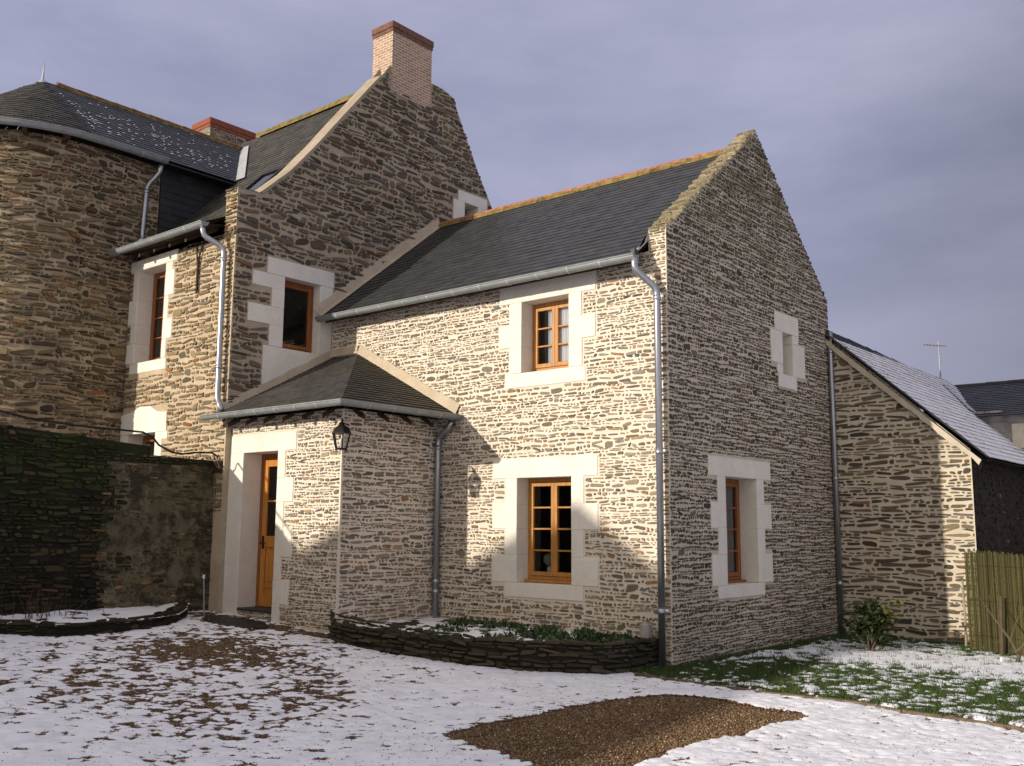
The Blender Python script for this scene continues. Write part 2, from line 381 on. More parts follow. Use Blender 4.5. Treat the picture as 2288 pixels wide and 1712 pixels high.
def stones(mb, fr, L, R, v0, v1, excl, mat, seed, panel=99, **k):
    r = random.Random(seed*7+1); vs = np.linspace(v0, v1, 15); lo = min(L(v) for v in vs); hi = max(R(v) for v in vs)
    n = max(1, int(round((hi-lo)/panel)))
    if n == 1: return stones1(mb, fr, L, R, v0, v1, excl, mat, seed, **k)
    bs = []
    for i in range(1, n):
        c = lo+(hi-lo)*i/n+r.uniform(-.12, .12); jit = [r.uniform(-.07, .07) for _ in range(200)]
        bs.append(lambda v, c=c, jit=jit: c+jit[int((v-v0)/.13) % 200])
    ex2 = list(excl)
    ov = k.pop('over', 0.0)
    for i in range(n):
        l = (lambda v: L(v)) if i == 0 else (lambda v, b=bs[i-1]: max(L(v), b(v)-.035))
        q = (lambda v: R(v)) if i == n-1 else (lambda v, b=bs[i]: min(R(v), b(v)+.035))
        stones1(mb, fr, l, q, v0+r.uniform(-.02, .02), v1, ex2, mat, seed*31+i, over=ov, **k)
def slates(mb, fr, edges, v0, v1, mat, seed, row=.135, w=.21, th=.008, lift=.016, deck='slate_dark'):
    """fr(u, v, h): v up the slope; edges(v)->(a,b)"""
    r = random.Random(seed); k = 0; v = v0
    nseg = 12
    for i in range(nseg):
        a, b = v0+(v1-v0)*i/nseg, v0+(v1-v0)*(i+1)/nseg; ea, eb = edges(a), edges(b)
        mb.face([fr(ea[0], a, 0), fr(ea[1], a, 0), fr(eb[1], b, 0), fr(eb[0], b, 0)], deck)
    while v < v1 - .01:
        va, vb = v, min(v+row+.012, v1); (a0, b0), (a1, b1) = edges(va), edges(vb)
        lo, hi = min(a0, a1), max(b0, b1); u = lo - (w/2 if k % 2 else 0) - r.random()*.01
        while u < hi:
            l, q = u+.0025, u+w-.0025
            p = [max(l, a0), min(q, b0), min(q, b1), max(l, a1)]
            if (p[1]-p[0] > .008 or p[2]-p[3] > .008):
                if p[1] < p[0]: p[0] = p[1] = min(max((l+q)/2, a0), b0) if a0 < b0 else a0
                if p[2] < p[3]: p[2] = p[3] = min(max((l+q)/2, a1), b1) if a1 < b1 else a1
                h = lift*r.uniform(.88, 1.12); tw = r.uniform(-.0012, .0012); dv = r.uniform(-.0025, .0025)
                A = [fr(p[0], va+dv, h+tw), fr(p[1], va+dv, h-tw), fr(p[2], vb, .006), fr(p[3], vb, .006), fr(p[0], va+dv, h-th), fr(p[1], va+dv, h-th)]
                mb.add(A, [(0, 1, 2, 3), (4, 5, 1, 0)], mat, (r.random(), r.random(), 0))
            u += w
        v += row; k += 1

# blocks = list of (u0,u1,v0,v1); depth goes inward
def surround(blocks, fr, name, parent, depth=.3, proud=.012, bev=.005, mat='lime', label=None):
    mb = MB()
    for (a, b, c, d) in blocks:
        mb.box((a, c, -depth), (b, d, proud + rnd.uniform(-.002, .002)), mat, fr, bev)
    return mb.build(name, parent, label=label)

def window(parent, fr, u0, u1, v0, v1, depth=.22, leaves=2, rows=3, cols=1, wood='wood', sill=True, fw=.045, curtain=None, label=None, lift=0.0):
    mb = MB(); d = -depth
    def bx(a, b, c, e, h0, h1, m, q): q.box((a, c, h0), (b, e, h1), m, fr, .003)
    bx(u0, u0+fw, v0, v1, d-.06, d, wood, mb); bx(u1-fw, u1, v0, v1, d-.06, d, wood, mb)
    bx(u0+fw, u1-fw, v1-fw*1.1, v1, d-.06, d, wood, mb); bx(u0+fw, u1-fw, v0, v0+fw, d-.06, d, wood, mb)
    W = mb.build('window', parent, label=label)
    a, b = u0+fw+.003, u1-fw-.003; c, e = v0+fw+.003, v1-fw*1.1-.003; sw = (b-a)/leaves; st = .05; bar = .022
    for i in range(leaves):
        s = MB(); x0, x1 = a+i*sw+.0015, a+(i+1)*sw-.0015
        bx(x0, x0+st, c, e, d-.045, d+.012, wood, s); bx(x1-st, x1, c, e, d-.045, d+.012, wood, s)
        bx(x0+st, x1-st, c, c+st*1.1, d-.045, d+.012, wood, s); bx(x0+st, x1-st, e-st, e, d-.045, d+.012, wood, s)
        for k in range(1, rows):
            z = c+st + (e-c-2*st)*k/rows; bx(x0+st, x1-st, z-bar/2, z+bar/2, d-.04, d+.006, wood, s)
        for k in range(1, cols):
            z = x0+st + (sw-2*st)*k/cols; bx(z-bar/2, z+bar/2, c+st, e-st, d-.041, d+.007, wood, s)
        sa = s.build('sash', W)
        g = MB(); g.face([fr(x0+st-.003, c+st-.003, d-.02), fr(x1-st+.003, c+st-.003, d-.02), fr(x1-st+.003, e-st+.003, d-.02), fr(x0+st-.003, e-st+.003, d-.02)], 'glass')
        g.build('pane', W)
    if sill:
        s = MB(); bx(u0-.002, u1+.002, v0-.035, v0-.001, d-.05, d+.07, wood, s); s.build('sill', W)
    if curtain:
        q = MB(); n = 24
        for (ca, cb, mat) in curtain:
            ca, cb = u0+(u1-u0)*ca, u0+(u1-u0)*cb
            for k in range(n):
                ua, ub = ca+(cb-ca)*k/n, ca+(cb-ca)*(k+1)/n
                ha, hb = -.05+.012*math.sin(k*1.9), -.05+.012*math.sin((k+1)*1.9)
                q.face([fr(ua, v0, d+ha), fr(ub, v0, d+hb), fr(ub, v1, d+hb), fr(ua, v1, d+ha)], mat)
        q.build('curtain', W)
    return W
def gutter(parent, path, r=.075, label=None, mat='zinc', name='gutter', out=None):
    """half-round gutter; path = centre line at its rim"""
    mb = MB(); P = [Vector(p) for p in path]; n = 9; rings = []; rin = []
    for i, p in enumerate(P):
        if i == 0: t = (P[1]-P[0]).normalized(); s = 1
        elif i == len(P)-1: t = (P[-1]-P[-2]).normalized(); s = 1
        else:
            t1 = (P[i]-P[i-1]).normalized(); t2 = (P[i+1]-P[i]).normalized(); t = (t1+t2).normalized(); s = 1/max(.5, math.cos(t1.angle(t2)/2))
        side = t.cross(Vector((0, 0, 1))).normalized()
        rings.append([p + side*r*s*math.cos(q) + Vector((0, 0, -1))*r*1.05*math.sin(q) for q in [math.pi*k/n for k in range(n+1)]])
        rin.append([p + side*(r-.006)*s*math.cos(q) + Vector((0, 0, -1))*(r*1.05-.006)*math.sin(q) for q in [math.pi*k/n for k in range(n+1)]])
    for R_, fl in ((rings, 0), (rin, 1)):
        for i in range(len(P)-1):
            for k in range(n):
                q = [R_[i][k], R_[i+1][k], R_[i+1][k+1], R_[i][k+1]]; mb.face(q[::-1] if fl else q, mat)
    for e in (0, -1): mb.face(rings[e], mat)
    # rolled front bead
    for sgn in (0, n):
        mb.tube([rr[sgn] for rr in rings], .011, mat, 6)
    g = mb.build(name, parent, smooth=False, label=label)
    # straps as its own part
    for i in range(len(P)-1):
        d = (P[i+1]-P[i]); L_ = d.length
        if L_ < .9 and len(P) > 4: continue
        t = d.normalized(); side = t.cross(Vector((0, 0, 1))).normalized(); k = int(L_/.5)
        for j in range(1, k+1):
            p = P[i]+t*(L_*j/(k+1)); s = MB()
            for w0, w1 in ((-.013, .013),):
                pts0 = [p+t*w0 + side*(r+.005)*math.cos(q) - Vector((0, 0, 1))*(r*1.05+.005)*math.sin(q) for q in [math.pi*m/n for m in range(n+1)]]
                pts1 = [x+t*(w1-w0) for x in pts0]
                for m in range(n): s.face([pts0[m], pts1[m], pts1[m+1], pts0[m+1]], 'lead')
            s.build('bracket', g)
    return g
def pipe(parent, path, r=.045, joints=(), name='downpipe', mat='zinc_pipe', label=None, dots=False):
    # round the bends
    P = [Vector(p) for p in path]; Q = [P[0]]
    for i in range(1, len(P)-1):
        a, b, c = P[i-1], P[i], P[i+1]; d = min(.09, (b-a).length*.45, (c-b).length*.45)
        p0 = b+(a-b).normalized()*d; p1 = b+(c-b).normalized()*d
        for k in range(6): t = k/5; Q.append(p0*(1-t)**2 + b*2*t*(1-t) + p1*t*t)
    Q.append(P[-1]); mb = MB(); mb.tube(Q, r, mat, 16)
    o = mb.build(name, parent, smooth=True, label=label)
    for (x, y, z) in joints:
        j = MB(); j.tube([(x, y, z-.03), (x, y, z-.015), (x, y, z+.03)], [r+.001, r+.008, r+.007], mat, 16); j.build('collar', o, smooth=True)
        if dots:
            j = MB(); j.tube([(x+.06, y+.0, z+.01), (x+.085, y-.0, z+.01)], .018, 'whitepl', 8); j.build('bolt', o)
    return o
def rafters(parent, pts, size=.048, ln=.22, direction=(0, -1, 0), drop=.0):
    D = Vector(direction)
    for p in pts:
        p = Vector(p); mb = MB(); side = D.cross(Vector((0, 0, 1)))*size*.5
        a = p; b = p+D*ln - Vector((0, 0, ln*.55)); z = Vector((0, 0, size*1.1))
        vs = [a-side, a+side, b+side, b-side, a-side-z, a+side-z, b+side-z, b-side-z]
        mb.add(vs, [(0, 1, 2, 3), (7, 6, 5, 4), (0, 4, 5, 1), (1, 5, 6, 2), (2, 6, 7, 3), (3, 7, 4, 0)], 'rafter'); mb.build('rafter', parent)
def ridge_tiles(parent, p0, p1, r=.1, ln=.33, mat='ridge', mort='fillet', name='ridge_tiles'):
    mb = MB(); a, b = Vector(p0), Vector(p1); d = (b-a); n = max(1, int(d.length/ln)); t = d.normalized(); side = t.cross(Vector((0, 0, 1))).normalized(); up = side.cross(t)
    for i in range(n):
        q0 = a+d*(i/n)+Vector((0, 0, rnd.uniform(-.008, .008))); q1 = a+d*((i+1)/n)+t*.015+Vector((0, 0, rnd.uniform(-.008, .008))); m = 8
        r0, r1 = r*1.03, r*.93; vs = []
        for q, R_ in ((q0, r0), (q1, r1)):
            for k in range(m+1):
                th = math.pi*(k/m); vs.append(q+side*R_*math.cos(th)+up*R_*.85*math.sin(th))
        mb.add(vs, [(k, k+1, m+2+k, m+1+k) for k in range(m)] + [tuple(range(m+1))[::-1]], mat, (rnd.random(), rnd.random(), 0))
    for s in (-1, 1):
        for i in range(int(d.length/.12)):
            q = a+t*(i*.12); w = rnd.uniform(.004, .022)
            mb.add([q+side*s*r*.9+up*.02, q+t*.13+side*s*r*.9+up*.02, q+t*.13+side*s*(r+w)-up*(.055+w*.6), q+side*s*(r+w)-up*(.055+w*.6)], [(0, 1, 2, 3)], mort)
    return mb.build(name, parent)
def strip(parent, P0, P1, w, n, mat, name='flashing', th=.03, jit=.012, label=None, off=0.0, seg=.12):
    """mortar fillet along P0->P1; w = width vector, n = normal"""
    mb = MB(); a, b = Vector(P0), Vector(P1); w = Vector(w); nn = Vector(n).normalized(); k = max(2, int((b-a).length/seg))
    J = [rnd.uniform(-jit, jit) for _ in range(k+1)]; J2 = [rnd.uniform(-jit*.3, jit*.3) for _ in range(k+1)]
    wl = w.length; wn = w.normalized()
    for i in range(k):
        q = []
        for t, j, j2 in ((i/k, J[i], J2[i]), ((i+1)/k, J[i+1], J2[i+1])):
            p = a+(b-a)*t; q.append((p+nn*.001, p+nn*(th+j2), p+wn*(wl+j)+nn*(th*.5+j2), p+wn*(wl+j)+nn*.0))
        for m in range(3): mb.face([q[0][m], q[1][m], q[1][m+1], q[0][m+1]], mat)
    return mb.build(name, parent, smooth=False, label=label)
def gz(x, y=0): return .06*max(0.0, -x)

#================================================================== STONE WING
wing = empty('stone_house', (-3, 2.4, 0), 'new stone wing with slate roof, cream pointing and white window surrounds, in the middle', 'house')
# front wall
GWb = [(-2.754, -1.033, 2.256, 2.515), (-2.535, -2.338, 1.912, 2.256), (-2.752, -2.338, 1.588, 1.912), (-2.53, -2.338, 1.248, 1.588), (-2.757, -2.338, .892, 1.248),
       (-1.441, -1.245, 1.905, 2.256), (-1.441, -1.03, 1.585, 1.905), (-1.441, -1.255, 1.235, 1.585), (-1.441, -1.035, .892, 1.235), (-2.535, -1.262, .705, .889)]
UWb = [(-2.66, -1.05, 4.642, 4.93), (-2.48, -2.276, 4.335, 4.642), (-2.665, -2.276, 4.03, 4.335), (-2.48, -2.276, 3.668, 4.03), (-1.479, -1.27, 4.33, 4.642), (-1.479, -1.055, 4.03, 4.33), (-1.479, -1.265, 3.668, 4.03), (-2.547, -1.219, 3.47, 3.665)]
XC = -6.263
mb = MB(); La, Ra = (lambda v: XC), (lambda v: 0.0)
opA = [(-2.338, -1.441, .892, 2.256), (-2.276, -1.479, 3.665, 4.642)]
sheet(mb, FA, La, Ra, -.2, 5.0, opA, 'mo_new')
stones(mb, FA, lambda v: XC+.01, lambda v: .006, .02, 4.97, [(a-.008, b+.008, c-.008, d+.008) for a, b, c, d in GWb+UWb] + opA, 'st_new', 11, over=0)
# kneeler end of the parapet, facing the front
sheet(mb, FA, lambda v: -.25, lambda v: 0, 5.0, 5.27, [], 'mo_new'); stones(mb, FA, lambda v: -.25, lambda v: 0, 4.98, 5.27, [], 'st_cop', 12, h=(.005, .03), length=(.08, .2))
mb.build('front_wall', wing, label='sunlit cream pointed front wall')
surround(GWb, FA, 'window_surround', wing, label='white stone surround of the ground floor window')
surround(UWb, FA, 'window_surround', wing, label='white stone surround of the upper window')
window(wing, FA, -2.338, -1.441, .93, 2.252, .23, 2, 4, wood='wood', label='tall honey oak window with eight panes')
window(wing, FA, -2.276, -1.479, 3.70, 4.638, .23, 2, 3, wood='wood', curtain=[(.30, .53, 'curtain'), (.53, .95, 'curtain')], label='upper oak window with six panes')
# gable wall
RY, RZ = 2.53, 7.31
gL = lambda v: 0.0 if v <= 5.25 else (v-5.25)/(RZ-5.25)*RY
gR = lambda v: 4.93 if v <= 5.2 else 4.93-(v-5.2)/(RZ-5.2)*(4.93-RY)
BWb = [(.926, 2.668, 2.275, 2.521), (1.15, 1.36, 1.945, 2.275), (.97, 1.36, 1.615, 1.945), (1.15, 1.36, 1.285, 1.615), (.975, 1.36, .903, 1.285),
       (2.238, 2.45, 1.935, 2.275), (2.238, 2.66, 1.61, 1.935), (2.238, 2.45, 1.275, 1.61), (2.238, 2.655, .903, 1.275), (1.117, 2.401, .739, .900)]
BSb = [(2.976, 3.773, 4.462, 4.74), (2.83, 3.2, 3.98, 4.459), (3.55, 3.97, 3.84, 4.33), (3.55, 3.75, 4.333, 4.459), (3.02, 3.2, 3.842, 3.977), (3.047, 3.656, 3.64, 3.839)]
FB = face_x(0.0); opB = [(1.36, 2.238, .903, 2.275), (3.2, 3.55, 3.839, 4.462)]
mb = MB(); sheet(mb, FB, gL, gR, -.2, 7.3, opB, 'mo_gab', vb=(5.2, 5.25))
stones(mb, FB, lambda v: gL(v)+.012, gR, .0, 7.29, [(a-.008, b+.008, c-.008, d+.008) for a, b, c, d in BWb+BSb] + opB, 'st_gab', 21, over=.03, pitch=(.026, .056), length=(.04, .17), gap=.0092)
# parapet back and the coping faces
FBb = frame((-.25, 0, 0), (0, 1, 0), (0, 0, 1), (-1, 0, 0))
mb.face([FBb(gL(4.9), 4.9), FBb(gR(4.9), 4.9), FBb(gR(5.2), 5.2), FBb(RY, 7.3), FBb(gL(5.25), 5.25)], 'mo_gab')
def coping(mb, x0, x1, pA, pB, seed, mo='mo_new', st='st_cop', pitch=(.028, .06), h=(.006, .05)):
    a, b = Vector((0, *pA)), Vector((0, *pB)); d = (b-a); L_ = d.length; d.normalize(); n = Vector((1, 0, 0)).cross(d)
    if n.z < 0: n = -n
    f = frame((x0, pA[0], pA[1]), (1, 0, 0), d, n)
    mb.face([f(0, 0), f(x1-x0, 0), f(x1-x0, L_), f(0, L_)], mo)
    stones(mb, f, lambda v: -.015, lambda v: x1-x0+.012, 0, L_, [], st, seed, pitch=pitch, length=(.09, .28), h=h, gap=.006, over=.012, sharp=.35, wav=.15)
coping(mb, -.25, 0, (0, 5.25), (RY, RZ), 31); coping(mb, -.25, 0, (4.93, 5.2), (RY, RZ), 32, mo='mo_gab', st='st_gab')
mb.face([FA(-.25, 5.25, 0), FA(0, 5.25, 0), (0, .02, 5.26), (-.25, .02, 5.26)], 'mo_gab')
mb.build('gable_wall', wing, label='shaded right gable wall with stepped schist parapet')
surround(BWb, FB, 'window_surround', wing, depth=.34, label='white stone surround of the tall gable window')
surround(BSb, FB, 'window_surround', wing, depth=.34, label='white stone surround of the small gable slit')
window(wing, FB, 1.36, 2.238, .935, 2.272, .25, 2, 4, wood='wood_dark', curtain=[(.02, .98, 'grey_curtain')], label='tall oak window in shade with grey blind')
window(wing, FB, 3.2, 3.55, 3.84, 4.46, .30, 1, 1, wood='wood_dark', label='small slit window')
# back wall
mb = MB(); mb.face([(XC, 4.92, -.2), (0, 4.92, -.2), (0, 4.92, 5.2), (XC, 4.92, 5.0)], 'mo_gab'); mb.build('back_wall', wing)
# roof
EZ, EY, TZ, TY = 4.90, -.27, 7.08, 2.46
sl = Vector((0, TY-EY, TZ-EZ)); SL = sl.length; sn = Vector((0, -sl.z, sl.y)).normalized()
fr = frame((0, EY, EZ), (1, 0, 0), sl.normalized(), sn)
mb = MB(); slates(mb, fr, lambda v: (XC, -.25), 0, SL, 'slate', 41)
mb.face([(XC, TY, TZ), (-.25, TY, TZ), (-.25, 5.2, 4.9), (XC, 5.2, 4.9)], 'slate')
mb.face([(XC, EY, EZ-.02), (-.25, EY, EZ-.02), (-.25, 0.02, EZ+.2), (XC, .02, EZ+.2)], 'rafter')
mb.face([(-6.1, EY, EZ-.02), (-.25, EY, EZ-.02), (-.25, EY, EZ-.1), (-6.1, EY, EZ-.1)], 'rafter')
mb.build('roof', wing, label='dark slate roof slope of the wing')
ridge_tiles(wing, (XC+.02, TY, TZ+.02), (-.27, TY, TZ+.01), .075, .34, mort='ridge_old')
gutter(wing, [(-6.2, -.34, 4.885), (-.22, -.34, 4.875)], .066)
rafters(wing, [(-6.0+i*.62, .0, 4.99) for i in range(10)])
strip(wing, (XC, EY-.02, EZ+.03), (XC, TY, TZ+.03), Vector((0, -.12, .12)), (1, 0, 0), 'fillet', 'mortar_fillet', th=.035)
strip(wing, (XC, EY-.02, EZ+.02), (XC, TY, TZ+.02), Vector((.07, 0, 0)), sn, 'fillet', 'mortar_fillet', th=.03)
strip(wing, (-.25, EY, EZ+.02), (-.25, TY, TZ+.02), Vector((-.05, 0, 0)), sn, 'lead', 'flashing', th=.02, jit=.004)
mb = MB(); mb.face([(-.252, -.30, 4.9), (-.252, .06, 5.2), (-.252, .0, 5.26), (-.252, -.06, 5.2), (-.252, -.12, 5.04)], 'lead'); mb.box((-.30, -.33, 4.86), (-.245, -.24, 4.96), 'slate_dark'); mb.build('flashing', wing)
pipe(wing, [(-.235, -.35, 4.84), (-.235, -.35, 4.70), (-.065, -.12, 4.47), (-.065, -.12, .02)], .042,
     joints=[(-.065, -.12, 4.36), (-.065, -.12, 2.50), (-.065, -.12, .66)], dots=True, label='round zinc downpipe at the sunlit corner')
pipe(wing, [(.055, 4.86, 4.72), (.055, 4.86, 4.3), (.055, 4.86, -.02)], .040, joints=[(.055, 4.86, 4.40), (.055, 4.86, 2.4), (.055, 4.86, .8)], label='zinc downpipe in the corner by the barn')

#================================================================== OLD HOUSE (tall gable, chimney, facade)
old = empty('old_house', (-9, 1.8, .4), 'tall old stone house with curved gable, big brick chimney and slate roof', 'house')
prof = [(-1.89, 6.64), (-1.47, 6.66), (-.94, 7.15), (-.41, 7.78), (.04, 8.36), (.415, 8.83), (.902, 9.44), (1.14, 9.50)]
cLc = [(-1, -1.89), (6.64, -1.89), (6.66, -1.47)] + [(z, y) for y, z in prof[2:-1]] + [(9.78, 1.14)]
cRc = [(-1, 5.6), (6.0, 5.35), (6.6, 4.62), (7.2, 4.25), (7.78, 3.93), (8.39, 3.51), (9.11, 3.076), (9.70, 2.746), (9.78, 2.45)]
cL, cR = poly_lr((cLc, cRc))
FC = face_x(XC)
CWb = [(-1.30, 0.0, 5.443, 5.70), (-1.56, -.968, 5.22, 5.44), (-1.20, -.968, 4.93, 5.22), (-1.62, -.968, 4.65, 4.93), (-1.22, -.968, 4.318, 4.65), (-.269, -.015, 5.04, 5.44), (-.269, -.015, 4.67, 5.04), (-.269, -.015, 4.318, 4.67), (-1.32, -.012, 3.3, 4.315)]
CTb = [(2.93, 3.75, 7.727, 7.94), (2.80, 3.106, 7.0, 7.727), (3.49, 3.72, 7.0, 7.727)]
opC = [(-.968, -.269, 4.315, 5.443), (3.106, 3.49, 7.0, 7.727)]
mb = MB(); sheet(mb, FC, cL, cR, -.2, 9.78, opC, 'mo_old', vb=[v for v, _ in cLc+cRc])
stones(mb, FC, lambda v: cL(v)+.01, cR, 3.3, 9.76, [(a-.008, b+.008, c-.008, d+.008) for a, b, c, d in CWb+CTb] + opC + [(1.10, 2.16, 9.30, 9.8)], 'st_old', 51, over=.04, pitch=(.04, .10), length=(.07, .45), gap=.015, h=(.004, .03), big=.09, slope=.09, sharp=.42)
XB = XC-.29
FCb = frame((XB, 0, 0), (0, 1, 0), (0, 0, 1), (-1, 0, 0))
sheet(mb, FCb, cL, cR, 5.8, 9.78, [], 'mo_old', vb=[v for v, _ in cLc+cRc])
mb.face([(XB, 1.14, 9.78), (XC, 1.14, 9.78), (XC, 2.45, 9.78), (XB, 2.45, 9.78)], 'mo_old')
for a, b in zip(cRc[1:-1], cRc[2:]): mb.face([(XB, a[1], a[0]), (XC, a[1], a[0]), (XC, b[1], b[0]), (XB, b[1], b[0])], 'mo_old')
mb.build('gable_wall', old, label='tall shaded gable wall with grey mortar')
# plastered coping on the visible rake
mb = MB()
for i, (p, q) in enumerate(zip(prof[:-1], prof[1:])):
    if i == 0: coping(mb, XB, XC, p, q, 60+i, mo='mo_old', st='st_old', h=(.004, .02)); continue
    n = 5
    for k in range(n):
        def P(t, x, o=.0): y = p[0]+(q[0]-p[0])*t; z = p[1]+(q[1]-p[1])*t; return (x, y-o*.75, z+o*.6)
        a, b = k/n, (k+1)/n; ja = .012
        mb.face([P(a, XB-.03), P(a, XC+.012), P(b, XC+.012), P(b, XB-.03)], 'fillet_old')
        mb.face([P(a, XB-.02, .03+ja), P(a, XC+.02, .03), P(b, XC+.02, .03), P(b, XB-.02, .03+ja)], 'fillet_old')
        mb.face([P(a, XC+.02, .03), P(a, XC+.014, -.02), P(b, XC+.014, -.02), P(b, XC+.02, .03)], 'fillet_old')
        mb.face([P(a, XB-.02, -.3), P(a, XB-.02, .03+ja), P(b, XB-.02, .03+ja), P(b, XB-.02, -.3)], 'fillet_old')
mb.build('coping', old, label='pale cement coping on the left rake')
surround(CWb, FC, 'window_surround', old, depth=.22, label='white stone surround in the gable beside the wing roof')
surround(CTb, FC, 'window_surround', old, depth=.3, label='white stone surround of the attic opening')
window(old, FC, -.968, -.269, 4.318, 5.44, .16, 1, 1, wood='wood_dark', sill=False, fw=.05, label='single pane window in the gable')
mb = MB(); mb.face([FC(3.1, 6.9, -.3), FC(3.5, 6.9, -.3), FC(3.5, 7.8, -.3), FC(3.1, 7.8, -.3)], 'dark'); mb.build('attic_opening', old)
# facade D
YD = -1.89; FD = face_y(YD)
DWb = [(-9.24, -7.83, 5.787, 5.97), (-9.13, -8.974, 5.30, 5.787), (-9.24, -8.974, 4.88, 5.30), (-9.13, -8.974, 4.56, 4.88), (-9.24, -8.974, 4.227, 4.56),
       (-8.15, -7.95, 5.65, 5.787), (-8.15, -7.88, 5.24, 5.65), (-8.15, -8.02, 4.86, 5.24), (-8.15, -7.88, 4.53, 4.86), (-8.15, -8.02, 4.227, 4.53), (-9.089, -7.993, 4.044, 4.224)]
opD = [(-8.974, -8.15, 4.224, 5.787), (-9.0, -8.17, 1.6, 3.05)]
DLx = [(-9.24, -9.0, 1.6, 3.05), (-8.17, -7.82, 2.93, 3.05), (-8.17, -7.97, 2.3, 2.93), (-9.24, -7.88, 3.05, 3.46)]
mb = MB(); Ld, Rd = (lambda v: -9.25), (lambda v: XC)
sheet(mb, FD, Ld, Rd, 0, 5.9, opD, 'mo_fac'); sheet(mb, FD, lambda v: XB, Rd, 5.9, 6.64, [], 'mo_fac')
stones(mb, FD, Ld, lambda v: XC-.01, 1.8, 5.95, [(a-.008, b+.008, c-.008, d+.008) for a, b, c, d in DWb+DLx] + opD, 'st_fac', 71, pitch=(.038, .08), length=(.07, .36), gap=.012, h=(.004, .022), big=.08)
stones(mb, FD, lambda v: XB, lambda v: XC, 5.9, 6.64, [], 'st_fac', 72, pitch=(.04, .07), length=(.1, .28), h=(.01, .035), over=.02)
mb.build('front_wall', old, label='sunlit front wall beside the tower')
surround(DWb, FD, 'window_surround', old, depth=.3, bev=.009, label='white block surround of the tall sunlit window')
mb = MB()
for a, b, c, d in DLx[:3]: mb.box((a, c, -.3), (b, d, .012), 'lime', FD, .006)
arch = [(-9.24, 3.053), (-9.24, 3.37), (-8.9, 3.42), (-8.66, 3.49), (-8.36, 3.475), (-8.14, 3.375), (-7.87, 3.355), (-7.85, 3.053)]
mb.face([FD(u, v, .014) for u, v in arch], 'lime')
for (p, q) in zip(arch, arch[1:]+arch[:1]): mb.face([FD(*p, .014), FD(*q, .014), FD(*q, -.3), FD(*p, -.3)], 'lime')
mb.build('window_surround', old, label='white arched lintel half hidden by the garden wall')
window(old, FD, -8.974, -8.15, 4.228, 5.784, .26, 2, 4, wood='wood_dark', sill=False, label='tall red oak window with four rows of panes')
window(old, FD, -9.0, -8.17, 1.6, 3.05, .26, 1, 2, wood='wood_dark', sill=False, label='lower window showing above the garden wall')
# iron wall tie
mb = MB(); mb.box((-7.20, 5.14, .02), (-7.165, 5.62, .045), 'darkiron', FD)
mb.tube([FD(-7.19, 5.60, .035), FD(-7.215, 5.72, .035), FD(-7.26, 5.96, .035)], .014, 'darkiron', 6); mb.tube([FD(-7.175, 5.60, .035), FD(-7.15, 5.72, .035), FD(-7.07, 5.93, .035)], .014, 'darkiron', 6)
mb.build('wall_tie', old)
# roof
RP = [(-2.22, 6.08), (-1.5, 6.42), (-.9, 6.98), (-.07, 7.85), (1.75, 9.82)]
mb = MB()
for i, (p, q) in enumerate(zip(RP[:-1], RP[1:])):
    d = Vector((0, q[0]-p[0], q[1]-p[1])); L_ = d.length; n = Vector((0, -d.z, d.y)).normalized()
    f = frame((0, p[0], p[1]), (1, 0, 0), d.normalized(), n)
    slates(mb, f, lambda v: (-9.3 if i < 3 else -14.6, XB), 0, L_, 'slate_old', 80+i)
mb.face([(-14.6, 1.75, 9.82), (XB, 1.75, 9.82), (XB, 5.6, 6.0), (-14.6, 5.6, 6.0)], 'slate_old')
mb.face([(-9.25, -2.2, 6.05), (XB, -2.2, 6.05), (XB, -1.85, 6.12), (-9.25, -1.85, 6.12)], 'rafter')
mb.build('roof', old, label='weathered slate roof with mossy ridge')
mb = MB(); mb.face([(-14.6, 5.4, 0), (XC, 5.4, 0), (XC, 5.4, 6.2), (-14.6, 5.4, 6.2)], 'mo_old'); mb.face([(-14.6, -.5, 0), (-14.6, 5.4, 0), (-14.6, 5.4, 6.2), (-14.6, 1.75, 9.7), (-14.6, -.5, 7.4)], 'mo_old')
mb.face([(-14.6, -1.4, 0), (-9.26, -1.4, 0), (-9.26, -1.4, 6.4), (-14.6, -1.4, 6.4)], 'mo_old')
mb.build('back_wall', old)
ridge_tiles(old, (-11.0, 1.75, 9.83), (XB, 1.75, 9.83), .1, .36, 'ridge_old', 'ridge_old')
gutter(old, [(-9.25, -2.27, 6.06), (-6.50, -2.27, 6.06)], .066)
rafters(old, [(-9.0+i*.45, -1.89, 6.10) for i in range(6)], ln=.26)
pipe(old, [(-6.56, -2.27, 6.0), (-6.55, -2.25, 5.86), (-6.40, -1.99, 5.70), (-6.37, -1.99, 3.42), (-6.2, -2.02, 3.24)], .041, joints=[(-6.40, -1.99, 5.52), (-6.375, -1.99, 3.9)], label='shiny zinc downpipe with swan neck on the old facade')
